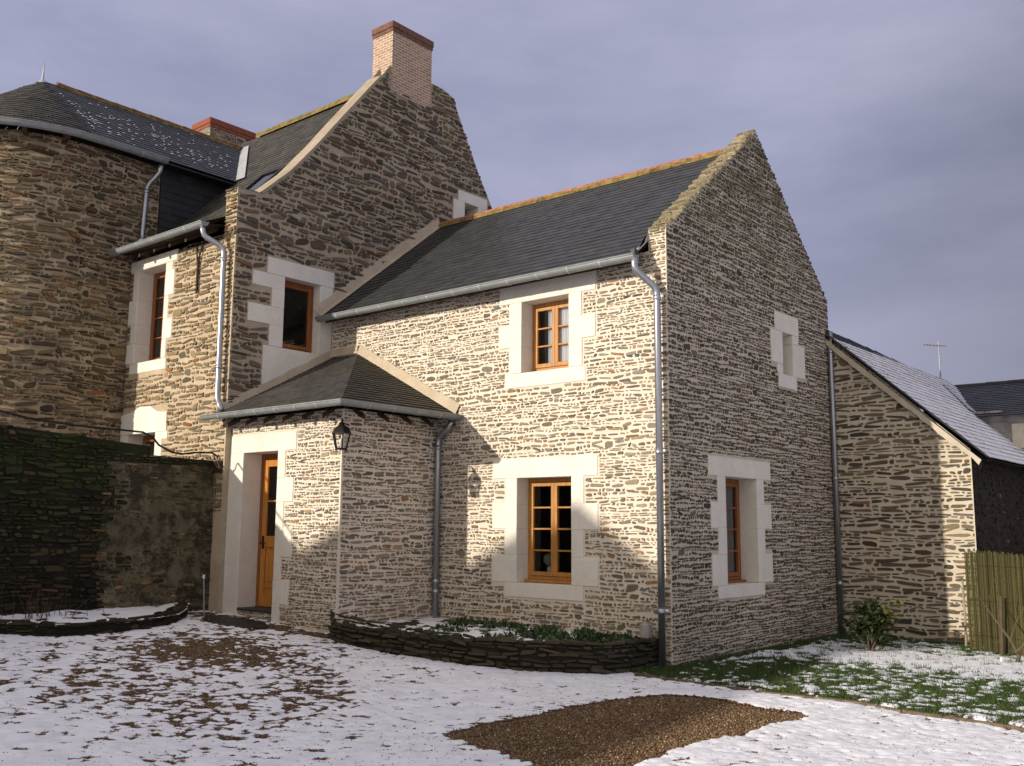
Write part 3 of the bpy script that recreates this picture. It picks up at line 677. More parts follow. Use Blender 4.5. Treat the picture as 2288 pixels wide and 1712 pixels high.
# brick chimney
def chimney(parent, x0, x1, y0, y1, z0, z1, capz, wallm, capm, out=.03, label=None, stone=False):
    mb = MB(); mb.box((x0, y0, z0), (x1, y1, capz), wallm)
    if stone:
        stones(mb, face_x(x1), lambda v: y0, lambda v: y1, z0, capz, [], 'st_old', 91, h=(.003, .012)); stones(mb, face_y(y0), lambda v: x0, lambda v: x1, z0, capz, [], 'st_new', 92)
    c = mb.build('chimney', parent, label=label)
    mb = MB(); hh = z1-capz
    mb.box((x0-out*.6, y0-out*.6, capz+.002), (x1+out*.6, y1+out*.6, capz+hh*.35), capm, bev=.008); mb.box((x0-out, y0-out, capz+hh*.35+.002), (x1+out, y1+out, z1), capm, bev=.012)
    mb.box((x0+.15, y0+.15, z1-.02), (x1-.15, y1-.15, z1+.012), 'dark')
    mb.build('chimney_cap', c)
chimney(old, -6.76, -6.245, 1.14, 2.13, 9.25, 10.59, 10.40, 'brick', 'capold', label='tall pale brick chimney stack on the gable')
chimney(old, -13.62, -12.92, 1.75, 2.98, 9.0, 10.80, 10.58, 'mo_old', 'brickred', stone=True, label='short stone stack with red brick cap behind the ridge')
# valley flashing, roof window
vd = Vector((-2.1, 1.48, 1.60)); nD = Vector((0, -1.97, 1.82)).normalized(); a = Vector((-9.0, -.07, 7.87)); b = a+vd
mb = MB(); w = Vector((.24, 0, 0)); mb.face([a+nD*.03-w*.15, a+w+nD*.03, b+w+nD*.03, b+nD*.03-w*.15], 'lead'); mb.face([a+nD*.03-w*.15, b+nD*.03-w*.15, b+nD*-.1-w*.15, a+nD*-.1-w*.15], 'lead')
mb.build('valley_flashing', old)
f = frame((0, -.95, 6.95), (1, 0, 0), Vector((0, 1, 1.05)).normalized(), Vector((0, -1.05, 1)).normalized())
mb = MB()
for q in ((-7.75, -7.69, 0, .85), (-7.16, -7.10, 0, .85), (-7.69, -7.16, 0, .06), (-7.69, -7.16, .79, .85)): mb.box((q[0], q[2], .0), (q[1], q[3], .085), 'slate_dark', f)
W = mb.build('roof_window', old); mb = MB(); mb.face([f(-7.69, .06, .06), f(-7.16, .06, .06), f(-7.16, .79, .06), f(-7.69, .79, .06)], 'glass'); mb.build('pane', W)
mb = MB(); mb.face([f(-7.69, .06, .035), f(-7.16, .06, .035), f(-7.16, .79, .035), f(-7.69, .79, .035)], 'dark'); mb.build('blind', W)  # near black interior sheet close under the glass

#================================================================== TOWER
TX, TYc, TR = -11.1, -2.8, 1.85
tower = empty('round_tower', (TX, TYc, .4), 'round stone tower with slate cone roof and thin metal finial, far left', 'tower')
mb = MB(); nseg = 72; A0, A1 = -math.pi*1.25, 0.0
def ft(u, v, h=0.0):
    """u measured along the wall from the tangent point towards the front (negative = round part)"""
    if u >= 0: return Vector((TX+TR+h, TYc+u, v))
    t = u/TR; return Vector((TX+(TR+h)*math.cos(t), TYc+(TR+h)*math.sin(t), v))
us = [-TR*math.pi*1.25*k/nseg for k in range(nseg, -1, -1)] + [1.33]
for a, b in zip(us[:-1], us[1:]):
    mb.face([ft(a, 0), ft(b, 0), ft(b, 7.78), ft(a, 7.78)], 'mo_tow')
stones(mb, ft, lambda v: -4.6, lambda v: 1.33, 2.2, 7.76, [], 'st_tow', 101, pitch=(.03, .09), length=(.06, .40), gap=.012, h=(.002, .05), big=.1, slope=.1, sharp=.42)
mb.build('wall', tower, label='rough ochre stone wall of the tower')
# slate-hung cheek
mb = MB(); f = frame((-9.22, 0, 0), (0, 1, 0), (0, 0, 1), (1, 0, 0))
slates(mb, f, lambda v: (-1.47, .3), 6.2, 7.80, 'slate_dark', 111, row=.13, w=.24)
mb.face([(-9.22, -1.47, 6.2), (-9.22, -1.47, 7.8), (-9.28, -1.47, 7.8), (-9.28, -1.47, 6.2)], 'slate_dark')
mb.build('slate_cladding', tower, label='dark slate hung wall between tower and old roof')
# roof: half cone + slope
AP = Vector((TX, TYc, 9.45)); RO, ZE = 2.12, 7.83
mb = MB(); SLc = math.hypot(RO, AP.z-ZE)
def fcone(u, v, h=0.0):
    k = 1-v/SLc; t = u; n = Vector((math.cos(t)*.6, math.sin(t)*.6, .8))
    return Vector((TX+RO*k*math.cos(t), TYc+RO*k*math.sin(t), ZE+(AP.z-ZE)*v/SLc)) + n*h
v = 0; k = 0; r = random.Random(5)
while v < SLc-.12:
    n = max(8, int(2*math.pi*RO*(1-v/SLc)/.19)); 
    for j in range(n):
        t0 = 2*math.pi*(j+.5*(k % 2))/n; t1 = t0+2*math.pi/n
        tm = (t0 % (2*math.pi))
        if .1 < tm < math.pi-.1: continue
        h = .018*r.uniform(.8, 1.3)
        e = .004/RO
        mb.add([fcone(t0+e, v, h), fcone(t1-e, v, h), fcone(t1-e, v+.13, .004), fcone(t0+e, v+.13, .004), fcone(t0, v, 0), fcone(t1, v, 0)], [(0, 1, 2, 3), (4, 5, 1, 0)], 'slate_old', (r.random(), r.random(), 0))
    v += .118; k += 1
sv = Vector((-(RO), 0, AP.z-ZE)).normalized()
fs = frame((TX+RO, 0, ZE), (0, 1, 0), sv, Vector((AP.z-ZE, 0, RO)).normalized())
slates(mb, fs, lambda v: (TYc, -.07+(v/SLc)*1.48), 0, SLc, 'slate', 121)
mb.face([(TX, TYc, 9.45), (TX, 1.4, 9.45), (TX-RO, 1.4, ZE), (TX-RO, TYc, ZE)], 'slate_old')
mb.build('roof', tower, label='cone and long slate slope of the tower')
# snow specks left on the slates
mb = MB(); r = random.Random(9)
for i in range(150):
    u = r.uniform(TYc+.1, .4); v = r.triangular(.15, SLc-.15, .9)
    if u > -.2+(v/SLc)*1.4: continue
    v = round(v/.115)*.115; w, h_ = r.uniform(.02, .07), r.uniform(.008, .022)
    mb.add([fs(u-w, v, .02), fs(u, v-h_, .03), fs(u+w, v, .02), fs(u+w*.5, v+h_, .022), fs(u-w*.5, v+h_*1.2, .022)], [(0, 1, 2, 3, 4)], 'snowbit')  if 'snowbit' in M else None
M['snowbit'] = plain('snow bits', (.8, .8, .84), .8, 0, 30, .05, .1)
r = random.Random(9)
for i in range(170):
    u = r.uniform(TYc+.1, .6); v = r.triangular(.15, SLc-.15, .9)
    if u > -.25+(v/SLc)*1.4: continue
    v = round(v/.115)*.115+.01; w, h_ = r.uniform(.015, .05), r.uniform(.008, .02)
    mb.add([fs(u-w, v, .02), fs(u, v-h_, .028), fs(u+w, v, .02), fs(u+w*.5, v+h_, .024), fs(u-w*.5, v+h_*1.2, .024)], [(0, 1, 2, 3, 4)], 'snowbit')
mb.build('roof_snow', tower)['kind'] = 'stuff'
ridge_tiles(tower, (TX, TYc+.25, 9.45), (TX, 1.40, 9.45), .075, .33, 'ridge_red', 'ridge_old')
mb = MB(); mb.tube([AP+Vector((0, 0, z)) for z in (-.17, -.08, .02, .05, .2, .42)], [.22, .11, .03, .022, .012, .003], 'lead', 14); mb.build('finial', tower, smooth=True)
gp = [(TX+(RO+.06)*math.cos(t), TYc+(RO+.06)*math.sin(t), ZE-.015) for t in [-math.pi*1.1*(1-k/26) for k in range(26)]] + [(TX+RO+.06, TYc+.3, ZE-.015), (TX+RO+.06, -1.55, ZE-.015)]
gutter(tower, gp[::-1][::-1], .075)
mb = MB(); mb.box((-9.22, -1.5, ZE-.06), (-8.98, 0.0, ZE-.03), 'slate_dark'); mb.build('soffit', tower)
for t in [-2.6, -2.3, -2.0, -1.7, -1.4, -1.1, -.8, -.5, -.2]:
    mb = MB(); c, s = math.cos(t), math.sin(t); f = frame((TX, TYc, 7.70), (-s, c, 0), (0, 0, 1), (c, s, 0)); mb.box((-.035, 0, TR-.02), (.035, .09, RO+.0), 'rafter', f); mb.build('rafter', tower)
pipe(tower, [(-8.98, -1.62, 7.72), (-9.0, -1.62, 7.6), (-9.17, -1.75, 7.35), (-9.17, -1.78, 6.42), (-9.1, -1.85, 6.32)], .042, joints=[(-9.17, -1.755, 7.25)])

#================================================================== PORCH
porch = empty('entrance_porch', (-5, -.9, .3), 'small stone entrance porch with hipped slate roof in the inner corner', 'porch')
YP, XP = -1.79, -3.803; FP = face_y(YP)
PDb = [(-6.33, -4.74, 2.63, 2.88), (-6.30, -5.93, .36, 2.63), (-5.132, -4.93, 2.41, 2.63) , (-5.132, -4.96, 2.02, 2.41), (-5.132, -4.78, 1.62, 2.02) if False else (-5.132, -4.80, 2.03-.36, 2.03)]
PDb = [(-6.33, -4.74, 2.63, 2.885), (-6.30, -5.93, .33, 2.63), (-5.132, -4.955, 2.235, 2.63), (-5.132, -4.77, 1.86, 2.235), (-5.132, -4.955, 1.50, 1.86), (-5.132, -4.78, 1.11, 1.50), (-5.132, -4.965, .80, 1.11), (-5.132, -4.79, .62-.0, .80), (-5.132, -4.96, .30, .62)]
PDb = [(-6.33, -4.74, 2.63, 2.885), (-6.30, -5.93, .33, 2.63), (-5.132, -4.965, 2.37-.12, 2.63), (-5.132, -4.775, 1.93, 2.25), (-5.132, -4.965, 1.58, 1.93), (-5.132, -4.775, 1.19, 1.58), (-5.132, -4.98, .87, 1.19), (-5.132, -4.80, .56, .87), (-5.132, -4.98, .30, .56)]
opP = [(-5.93, -5.132, .2, 2.63)]
mb = MB(); sheet(mb, FP, lambda v: -6.47, lambda v: XP, 0, 3.12, opP, 'mo_new')
stones(mb, FP, lambda v: -6.45, lambda v: XP-.012, .3, 3.1, [(a-.008, b+.008, c-.008, d+.008) for a, b, c, d in PDb]+opP, 'st_new', 131, pitch=(.024, .050), length=(.045, .2), gap=.0105)
mb.build('front_wall', porch, label='porch wall with the door')
FS = face_x(XP); mb = MB(); sheet(mb, FS, lambda v: YP, lambda v: 0.0, 0, 3.12, [], 'mo_new')
stones(mb, FS, lambda v: YP+.012, lambda v: -.005, .2, 3.1, [], 'st_new', 132, pitch=(.028, .058), length=(.05, .28))
mb.build('side_wall', porch, label='shaded side wall of the porch')
surround(PDb, FP, 'door_surround', porch, depth=.36, label='white stone door surround')
# door
mb = MB(); d = -.30
for q in ((-5.93, -5.87, .47, 2.63), (-5.19, -5.132, .47, 2.63), (-5.87, -5.19, 2.55, 2.63)): mb.box((q[0], q[2], d-.06), (q[1], q[3], d), 'wood_dark', FP)
mb.build('door_frame', porch)
mb = MB(); x0, x1 = -5.868, -5.192; zt, zb, zm = 2.545, .475, 1.46
def db(a, b, c, e, h0, h1, m='door'): mb.box((a, c, h0), (b, e, h1), m, FP, .004)
db(x0, x0+.10, zb, zt, d-.05, d-.004); db(x1-.10, x1, zb, zt, d-.05, d-.004); db(x0+.10, x1-.10, zt-.10, zt, d-.05, d-.004)
db(x0+.10, x1-.10, zm-.16, zm, d-.05, d-.004); db(x0+.10, x1-.10, zb, zb+.16, d-.05, d-.004); db(x0+.10, x1-.10, zb+.26, zb+.30, d-.05, d-.006)
db(x0+.10, x1-.10, zb+.30, zm-.16, d-.045, d-.022); db(x0+.15, x1-.15, zb+.35, zm-.21, d-.03, d-.010); db(x0+.10, x1-.10, zb+.16, zb+.26, d-.045, d-.02)
xm = (x0+x1)/2; db(xm-.014, xm+.014, zm, zt-.10, d-.042, d-.012); z2 = (zm+zt-.1)/2; db(x0+.10, x1-.10, z2-.014, z2+.014, d-.043, d-.014)
D_ = mb.build('door', porch, label='honey oak door with four glass panes above a panel')
mb = MB(); mb.face([FP(x0+.09, zm-.01, d-.03), FP(x1-.09, zm-.01, d-.03), FP(x1-.09, zt-.09, d-.03), FP(x0+.09, zt-.09, d-.03)], 'glass'); mb.build('pane', D_)
mb = MB(); mb.face([FP(x0, .4, d-.25), FP(x1, .4, d-.25), FP(x1, 2.6, d-.25), FP(x0, 2.6, d-.25)], 'dark'); mb.build('hall', porch)
mb = MB(); mb.box((x0+.04, 1.28, d), (x0+.075, 1.46, d+.012), 'black', FP); mb.tube([FP(x0+.057, 1.36, d+.01), FP(x0+.057, 1.36, d+.05), FP(x0+.16, 1.36, d+.05)], .010, 'black', 8); mb.build('handle', D_)
# step
mb = MB(); mb.box((-5.95, .2, -.36), (-5.12, .43, -.01), 'mo_new', FP); stones(mb, frame((0, YP, 0), (1, 0, 0), (0, 0, 1), (0, -1, 0)), lambda v: -5.92, lambda v: -5.14, .24, .43, [], 'st_new', 133)
mb.box((-5.925, .432, -.34), (-5.137, .47, .015), 'slab', FP, .006); mb.build('doorstep', porch)
# roof: front slope and side slope meeting on a hip
E1, H1 = 3.17, 4.275; XE, YE = -3.47, -2.10; HX = -5.596
mb = MB(); s1 = Vector((0, -YE, H1-E1)); L1 = s1.length; n1 = Vector((0, -s1.z, s1.y)).normalized()
f = frame((0, YE, E1), (1, 0, 0), s1.normalized(), n1)
slates(mb, f, lambda v: (-6.26 if v > .12 else -6.4, XE+(HX-XE)*v/L1), 0, L1, 'slate_porch', 141, row=.09, w=.17, lift=.013)
s2 = Vector((HX-XE, 0, H1-E1)); L2 = s2.length; n2 = Vector((s2.z, 0, -s2.x)).normalized()
f = frame((XE, 0, E1), (0, 1, 0), s2.normalized(), n2)
slates(mb, f, lambda v: (YE*(1-v/L2), 0.0), 0, L2, 'slate_porch', 142, row=.10, w=.17, lift=.022, th=.010)
mb.face([(-6.4, YE, E1-.03), (XE, YE, E1-.03), (XE, 0, E1-.03), (XP, 0, E1+.03), (XP, YP, E1+.03), (-6.4, YP, E1+.03)], 'rafter')
mb.build('roof', porch, label='small hipped slate roof over the porch')
mb = MB(); r = random.Random(3)
for j in range(5):
    u = YE*.82+j*.28
    for k in range(13):
        v = .09+k*.1+.004*j
        uu = u*(1-0*v)
        if uu < YE*(1-v/L2)+.05 or uu > -.1: continue
        w = .012; mb = MB(); mb.add([f(uu-w, v-.012, .03), f(uu+w, v-.012, .03), f(uu+w, v+.01, .026), f(uu-w, v+.01, .026)], [(0, 1, 2, 3)], 'lead'); mb.build('slate_hook', porch)
strip(porch, (XE+.02, -.0, E1+.02), (HX, -.0, H1+.02), Vector((.06, 0, .13)), (0, -1, 0), 'fillet', 'mortar_fillet', th=.04, label='cream mortar fillet against the wing')
strip(porch, (HX, -.0, H1+.02), (XC, -.0, H1+.02), Vector((0, 0, .12)), (0, -1, 0), 'fillet', 'mortar_fillet', th=.04)
strip(porch, (XC, YE+.1, E1+.05), (XC, 0, H1+.02), Vector((0, -.05, .10)), (1, 0, 0), 'fillet', 'mortar_fillet', th=.04)
gutter(porch, [(-6.42, YE-.07, E1-.01), (XE+.07, YE-.07, E1-.01), (XE+.07, .0, E1-.01)], .062)
rafters(porch, [(-6.1+i*.42, YP, 3.15) for i in range(6)], ln=.2); rafters(porch, [(XP, -1.6+i*.42, 3.15) for i in range(4)], ln=.2, direction=(1, 0, 0))
pipe(porch, [(XE+.0, -.10, 3.08), (XE-.05, -.10, 2.98), (-3.735, -.085, 2.86), (-3.735, -.085, .36)], .041, joints=[(-3.735, -.085, 2.72), (-3.735, -.085, .86), (-3.735, -.085, .72)], mat='zinc_pipe', label='zinc downpipe in the porch corner')

#================================================================== LANTERN
lan = empty('wall_lantern', (-3.71, -1.885, 2.5), 'black six sided iron lantern hanging at the porch corner under the gutter', 'lantern')
def lantern():
    cx, cy = -3.71, -1.885; n = 6
    mb = MB()
    def ring(r, z): return [Vector((cx+r*math.cos(2*math.pi*(k+.5)/n), cy+r*math.sin(2*math.pi*(k+.5)/n), z)) for k in range(n)]
    R_ = [ring(.132, 2.775), ring(.128, 2.795), ring(.09, 2.862), ring(.045, 2.885), ring(.034, 2.903), ring(.046, 2.913), ring(.015, 2.93)]
    for a, b in zip(R_[:-1], R_[1:]):
        for k in range(n): mb.face([a[k], a[(k+1) % n], b[(k+1) % n], b[k]], 'black')
    mb.face(R_[-1], 'black'); mb.face(R_[0][::-1], 'black'); mb.tube([(cx, cy, 2.92), (cx, cy, 2.945)], .014, 'black', 8)
    mb.build('lantern_cap', lan)
    mb = MB(); T, B = ring(.115, 2.775), ring(.07, 2.585)
    for k in range(n): mb.tube([T[k], B[k]], .0085, 'black', 6)
    for a, b in zip(B, B[1:]+B[:1]): mb.tube([a, b], .011, 'black', 6)
    for k in range(n): mb.tube([B[k], B[k]-Vector((0, 0, .03))], [.010, .004], 'black', 6)
    mb.build('cage', lan)
    mb = MB()
    for k in range(n): mb.face([T[k]*.98+Vector((cx, cy, 2.775))*.02, T[(k+1) % n]*.98+Vector((cx, cy, 2.775))*.02, B[(k+1) % n]*.98+Vector((cx, cy, 2.585))*.02, B[k]*.98+Vector((cx, cy, 2.585))*.02], 'glass_clear')
    mb.build('glass', lan)
    mb = MB(); mb.tube([(cx, cy, 2.59), (cx, cy, 2.63), (cx, cy, 2.635), (cx, cy, 2.70), (cx, cy, 2.72)], [.018, .018, .026, .03, .010], 'whitepl', 10); mb.build('bulb', lan, smooth=True)
    mb = MB(); mb.tube([(cx, cy, 2.93), (cx-.05, cy+.05, 2.975), (XP, YP, 2.96)], .012, 'black', 6); mb.build('arm', lan)
lantern()

#================================================================== BARN
barn = empty('barn', (1, 8, 0), 'low stone barn with snow dusted slate roof on the right behind the wing', 'barn')
FE = face_y(4.93)
mb = MB(); eR = lambda v: 2.03 if v <= 2.76 else 2.03-(v-2.76)/(4.66-2.76)*2.03
sheet(mb, FE, lambda v: 0.0, eR, -.2, 4.66, [], 'mo_barn', vb=(2.76,))
stones(mb, FE, lambda v: 0.0, eR, .0, 4.5, [], 'st_barn', 151, pitch=(.034, .08), length=(.08, .42), gap=.013, h=(.002, .012), big=.05, sharp=.42)
mb.build('gable_wall', barn, label='cream pointed gable wall, lit at its right end')
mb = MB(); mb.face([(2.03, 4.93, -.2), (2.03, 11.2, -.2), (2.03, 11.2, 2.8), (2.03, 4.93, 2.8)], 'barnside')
mb.face([(-2.2, 11.2, -.2), (2.03, 11.2, -.2), (2.03, 11.2, 2.7), (0, 11.2, 4.6), (-2.2, 11.2, 2.5)], 'barnside'); stones(mb, face_x(2.03), lambda v: 4.95, lambda v: 9.5, 1.0, 2.78, [], 'st_barnside', 152, pitch=(.05, .1), length=(.08, .3), gap=.02, h=(.002, .02)); mb.build('side_wall', barn, label='dark brown side wall')
def snow_roof():
    t = NT('snowy slates'); a = t.attr('rnd'); x = t.sep(a.outputs['Vector'])
    n = t.noise(16, 5, .75, stretch=(1, .6, 1)); n3_ = t.noise(2.2, 4, .6); f = t.ramp(t.math('ADD', t.math('ADD', t.math('MULTIPLY', n, .75), t.math('MULTIPLY', n3_, .4)), t.math('MULTIPLY', x[0], .16)), [(.44, 0.0), (.54, 1.0)])
    t.col(t.mix(f, (.05, .05, .06), (.80, .80, .84))); t.bump(f, .4, .01); return t.m
M['snow_slate'] = snow_roof()
mb = MB(); sv = Vector((-2.28, 0, 2.05)); Ls = sv.length
f = frame((2.28, 0, 2.63), (0, 1, 0), sv.normalized(), Vector((2.05, 0, 2.28)).normalized())
slates(mb, f, lambda v: (4.84, 11.2), 0, Ls, 'snow_slate', 161, row=.13, w=.22, lift=.025, th=.012)
mb.face([(0, 4.84, 4.68), (0, 11.2, 4.68), (-2.3, 11.2, 2.6), (-2.3, 4.94, 2.6)], 'snow_slate')
mb.face([(2.28, 4.84, 2.60), (2.28, 11.2, 2.60), (0, 11.2, 4.64), (0, 4.84, 4.64)], 'slate_dark')
mb.build('roof', barn, label='slate roof slope dusted with snow')
strip(barn, (2.20, 4.84, 2.60), (0.0, 4.84, 4.60), Vector((-.04, 0, -.062)), (0, -1, 0), 'mo_barn', 'verge', th=.04)
strip(barn, (2.28, 4.82, 2.635), (0.0, 4.82, 4.68), Vector((.012, 0, .02)), (0, -1, 0), 'slate_dark', 'verge', th=.03, jit=.003)
ridge_tiles(barn, (0, 4.84, 4.70), (0, 11.1, 4.56), .07, .4, 'slate_dark', 'slate_dark')

#================================================================== FAR HOUSE, ANTENNA
far = empty('far_house', (4, 9.5, 0), 'low grey block house with dark slate roof at the far right edge', 'house')
mb = MB(); WY = 8.62
mb.face([(.9, WY, 0), (7, WY, 0), (7, WY, 3.66), (.9, WY, 3.66)], 'render')
mb.face([(7, WY, 0), (7, 13.4, 0), (7, 13.4, 3.66), (7, 11.0, 4.5), (7, WY, 3.66)], 'render')
f = face_y(WY); r = random.Random(4); z = 2.5
while z < 3.6:
    x = .95
    while x < 3.2:
        w = r.uniform(.2, .4)
        if not (x+w > 1.72 and x < 2.2 and z > 2.9): mb.box((x, z, 0), (x+w-.015, z+.19, .012), 'render', f, .006)
        x += w
    z += .205
mb.build('wall', far)
mb = MB(); mb.box((1.74, 3.03, .001), (2.25, 3.47, .03), 'stone_pale', f, .01); mb.build('lintel', far)
mb = MB(); s_ = Vector((0, 2.65, .93)); f2 = frame((0, 8.42, 3.60), (1, 0, 0), s_.normalized(), Vector((0, -.93, 2.65)).normalized())
slates(mb, f2, lambda v: (-.1 if v > 1.6 else .6, 7.2), 0, s_.length, 'slate_dark', 171, row=.15, w=.25)
mb.face([(-.1, 11.07, 4.53), (7.2, 11.07, 4.53), (7.2, 13.6, 3.6), (-.1, 13.6, 3.6)], 'slate_old'); mb.build('roof', far)
ridge_tiles(far, (-.05, 11.07, 4.53), (7.2, 11.07, 4.53), .06, .4, 'slate_dark', 'slate_dark')
strip(far, (1.22, 8.60, 3.66), (0.42, 9.75, 4.36), Vector((-.16, 0, .12)), (0, -1, .5), 'lead', 'flashing', th=.02)
ant = empty('tv_antenna', (.05, 10.5, 4.6), 'thin grey television antenna on a pole above the barn ridge', 'antenna')
mb = MB(); mb.tube([(.05, 10.5, 4.5), (.05, 10.5, 5.42)], .016, 'alu', 6); mb.build('pole', ant)
mb = MB(); mb.tube([(.1, 10.8, 5.36), (-.02, 9.7, 5.24)], .010, 'alu', 5)
for k in range(7): y = 9.75+k*.16; mb.tube([(-.12, y, 5.25+k*.017), (.12, y+.02, 5.25+k*.017)], .005, 'alu', 4)
mb.build('boom', ant)

#================================================================== GARDEN WALL, CABLE, BED
gw = empty('garden_wall', (-6.7, -5, .4), 'tall dark mossy garden wall in shade at the left', 'wall')
XW = -6.5; ztop = lambda y: 2.56 if y > -2.93 else 2.70+.065*(-2.95-y)
def gwf(y):  # u runs along y
    return ztop(y)
mb = MB(); FW = face_x(XW); r = random.Random(2)
ys = [-1.80, -2.2, -2.6, -2.93] ; 
FWr = FW
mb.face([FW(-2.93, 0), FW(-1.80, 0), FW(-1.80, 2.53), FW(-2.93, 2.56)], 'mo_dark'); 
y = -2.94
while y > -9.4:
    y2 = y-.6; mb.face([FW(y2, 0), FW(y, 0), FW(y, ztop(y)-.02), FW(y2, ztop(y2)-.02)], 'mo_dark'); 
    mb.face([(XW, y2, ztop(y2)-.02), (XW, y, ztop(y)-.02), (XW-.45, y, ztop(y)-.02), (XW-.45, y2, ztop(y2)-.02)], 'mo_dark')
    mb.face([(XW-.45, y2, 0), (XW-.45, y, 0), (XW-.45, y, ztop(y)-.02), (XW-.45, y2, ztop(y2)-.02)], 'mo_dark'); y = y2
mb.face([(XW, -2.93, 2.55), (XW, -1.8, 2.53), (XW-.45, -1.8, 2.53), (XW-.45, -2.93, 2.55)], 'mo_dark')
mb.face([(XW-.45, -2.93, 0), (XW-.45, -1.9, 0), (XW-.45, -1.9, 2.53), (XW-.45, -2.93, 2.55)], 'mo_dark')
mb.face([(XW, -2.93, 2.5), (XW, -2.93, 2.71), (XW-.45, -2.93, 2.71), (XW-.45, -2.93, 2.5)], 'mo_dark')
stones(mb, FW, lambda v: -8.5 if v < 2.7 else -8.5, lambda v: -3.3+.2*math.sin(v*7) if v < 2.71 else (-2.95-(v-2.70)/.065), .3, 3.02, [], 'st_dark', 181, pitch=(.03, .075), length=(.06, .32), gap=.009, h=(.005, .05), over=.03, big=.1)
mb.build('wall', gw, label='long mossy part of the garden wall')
# lighter patched part near the porch
M['patch'] = mortar_mat('old grey render', (.19, .16, .10), (.038, .032, .02), stains=(.0, 1.2, .6, (.035, .033, .018)), det=10, ro=.82, lo=.45, hi=.56)
M['st_patch'] = stone_mat('patch stones', PAL_DARK, bright=(.8, 2.2), moss=(2.1, 2.7, .7, (.022, .03, .007)))
mb = MB(); f = face_x(XW+.015); pj = [r.uniform(-.09, .09) for _ in range(60)]; pe = lambda v: -3.52+pj[int(v/.05) % 60]+.06*math.sin(v*4); sheet(mb, f, pe, lambda v: -1.80, .2, 2.44, [], 'patch', vb=[.25+.05*k for k in range(46)])
ex = []; r = random.Random(12)
for k in range(11):
    c, z = r.uniform(-3.3, -2.0), r.uniform(.9, 2.2); ex.append((c-.2*r.random()-.1, c+.25*r.random()+.1, z-.12, z+.18))
stones(mb, f, lambda v: -3.6, lambda v: -1.85, .3, 2.55, ex, 'st_patch', 182, pitch=(.035, .08), length=(.06, .26), gap=.022, h=(.0, .022), over=.02)
mb.build('patched_wall', gw, label='paler rendered patch of the garden wall')
M['endwall'] = mortar_mat('shadow-dark pebbly brown render', (.095, .07, .055), (.045, .034, .027)); mb = MB(); FQ = face_y(-1.81)  # brown roughcast, darkened so its colour carries the garden wall's shadow
mb.box((-6.50, .2, 0), (-6.325, 2.45, .03), 'endwall', FQ); mb.build('wall_end', gw)
mb = MB(); mb.box((-6.50, -1.93, 2.36), (-6.30, -1.80, 2.53), 'darkiron', None, .01); mb.build('junction_box', gw)
cab = MB(); cab.tube([(-6.46, -9, 3.1), (-6.46, -6.5, 3.03), (-6.46, -4.96, 2.97), (-6.46, -4.63, 2.915), (-6.46, -4.05, 2.875), (-6.46, -3.37, 2.865), (-6.46, -3.08, 2.86), (-6.45, -2.94, 2.81), (-6.45, -2.83, 2.70), (-6.45, -2.62, 2.61), (-6.46, -2.45, 2.60), (-6.46, -2.27, 2.63), (-6.45, -1.98, 2.645), (-6.44, -1.90, 2.60), (-6.42, -1.88, 2.48)], .014, 'rubber', 6)
tag(cab.build('cable'), 'black cable sagging along the top of the garden wall', 'cable')
c2 = MB(); c2.tube([(-6.46, -1.88, 2.5), (-6.45, -1.87, 1.6), (-6.46, -1.86, .35)], .02, 'rubber', 8); tag(c2.build('conduit'), 'black vertical conduit where garden wall meets the porch', 'pipe')
rod = MB(); rod.tube([(-6.02, -2.25, .30), (-6.05, -2.27, .9)], .010, 'alu', 6); rod.tube([(-6.05, -2.27, .88), (-6.05, -2.27, .93)], .018, 'whitepl', 8)
tag(rod.build('garden_stake'), 'thin pale garden rod standing in front of the patched wall', 'stake')

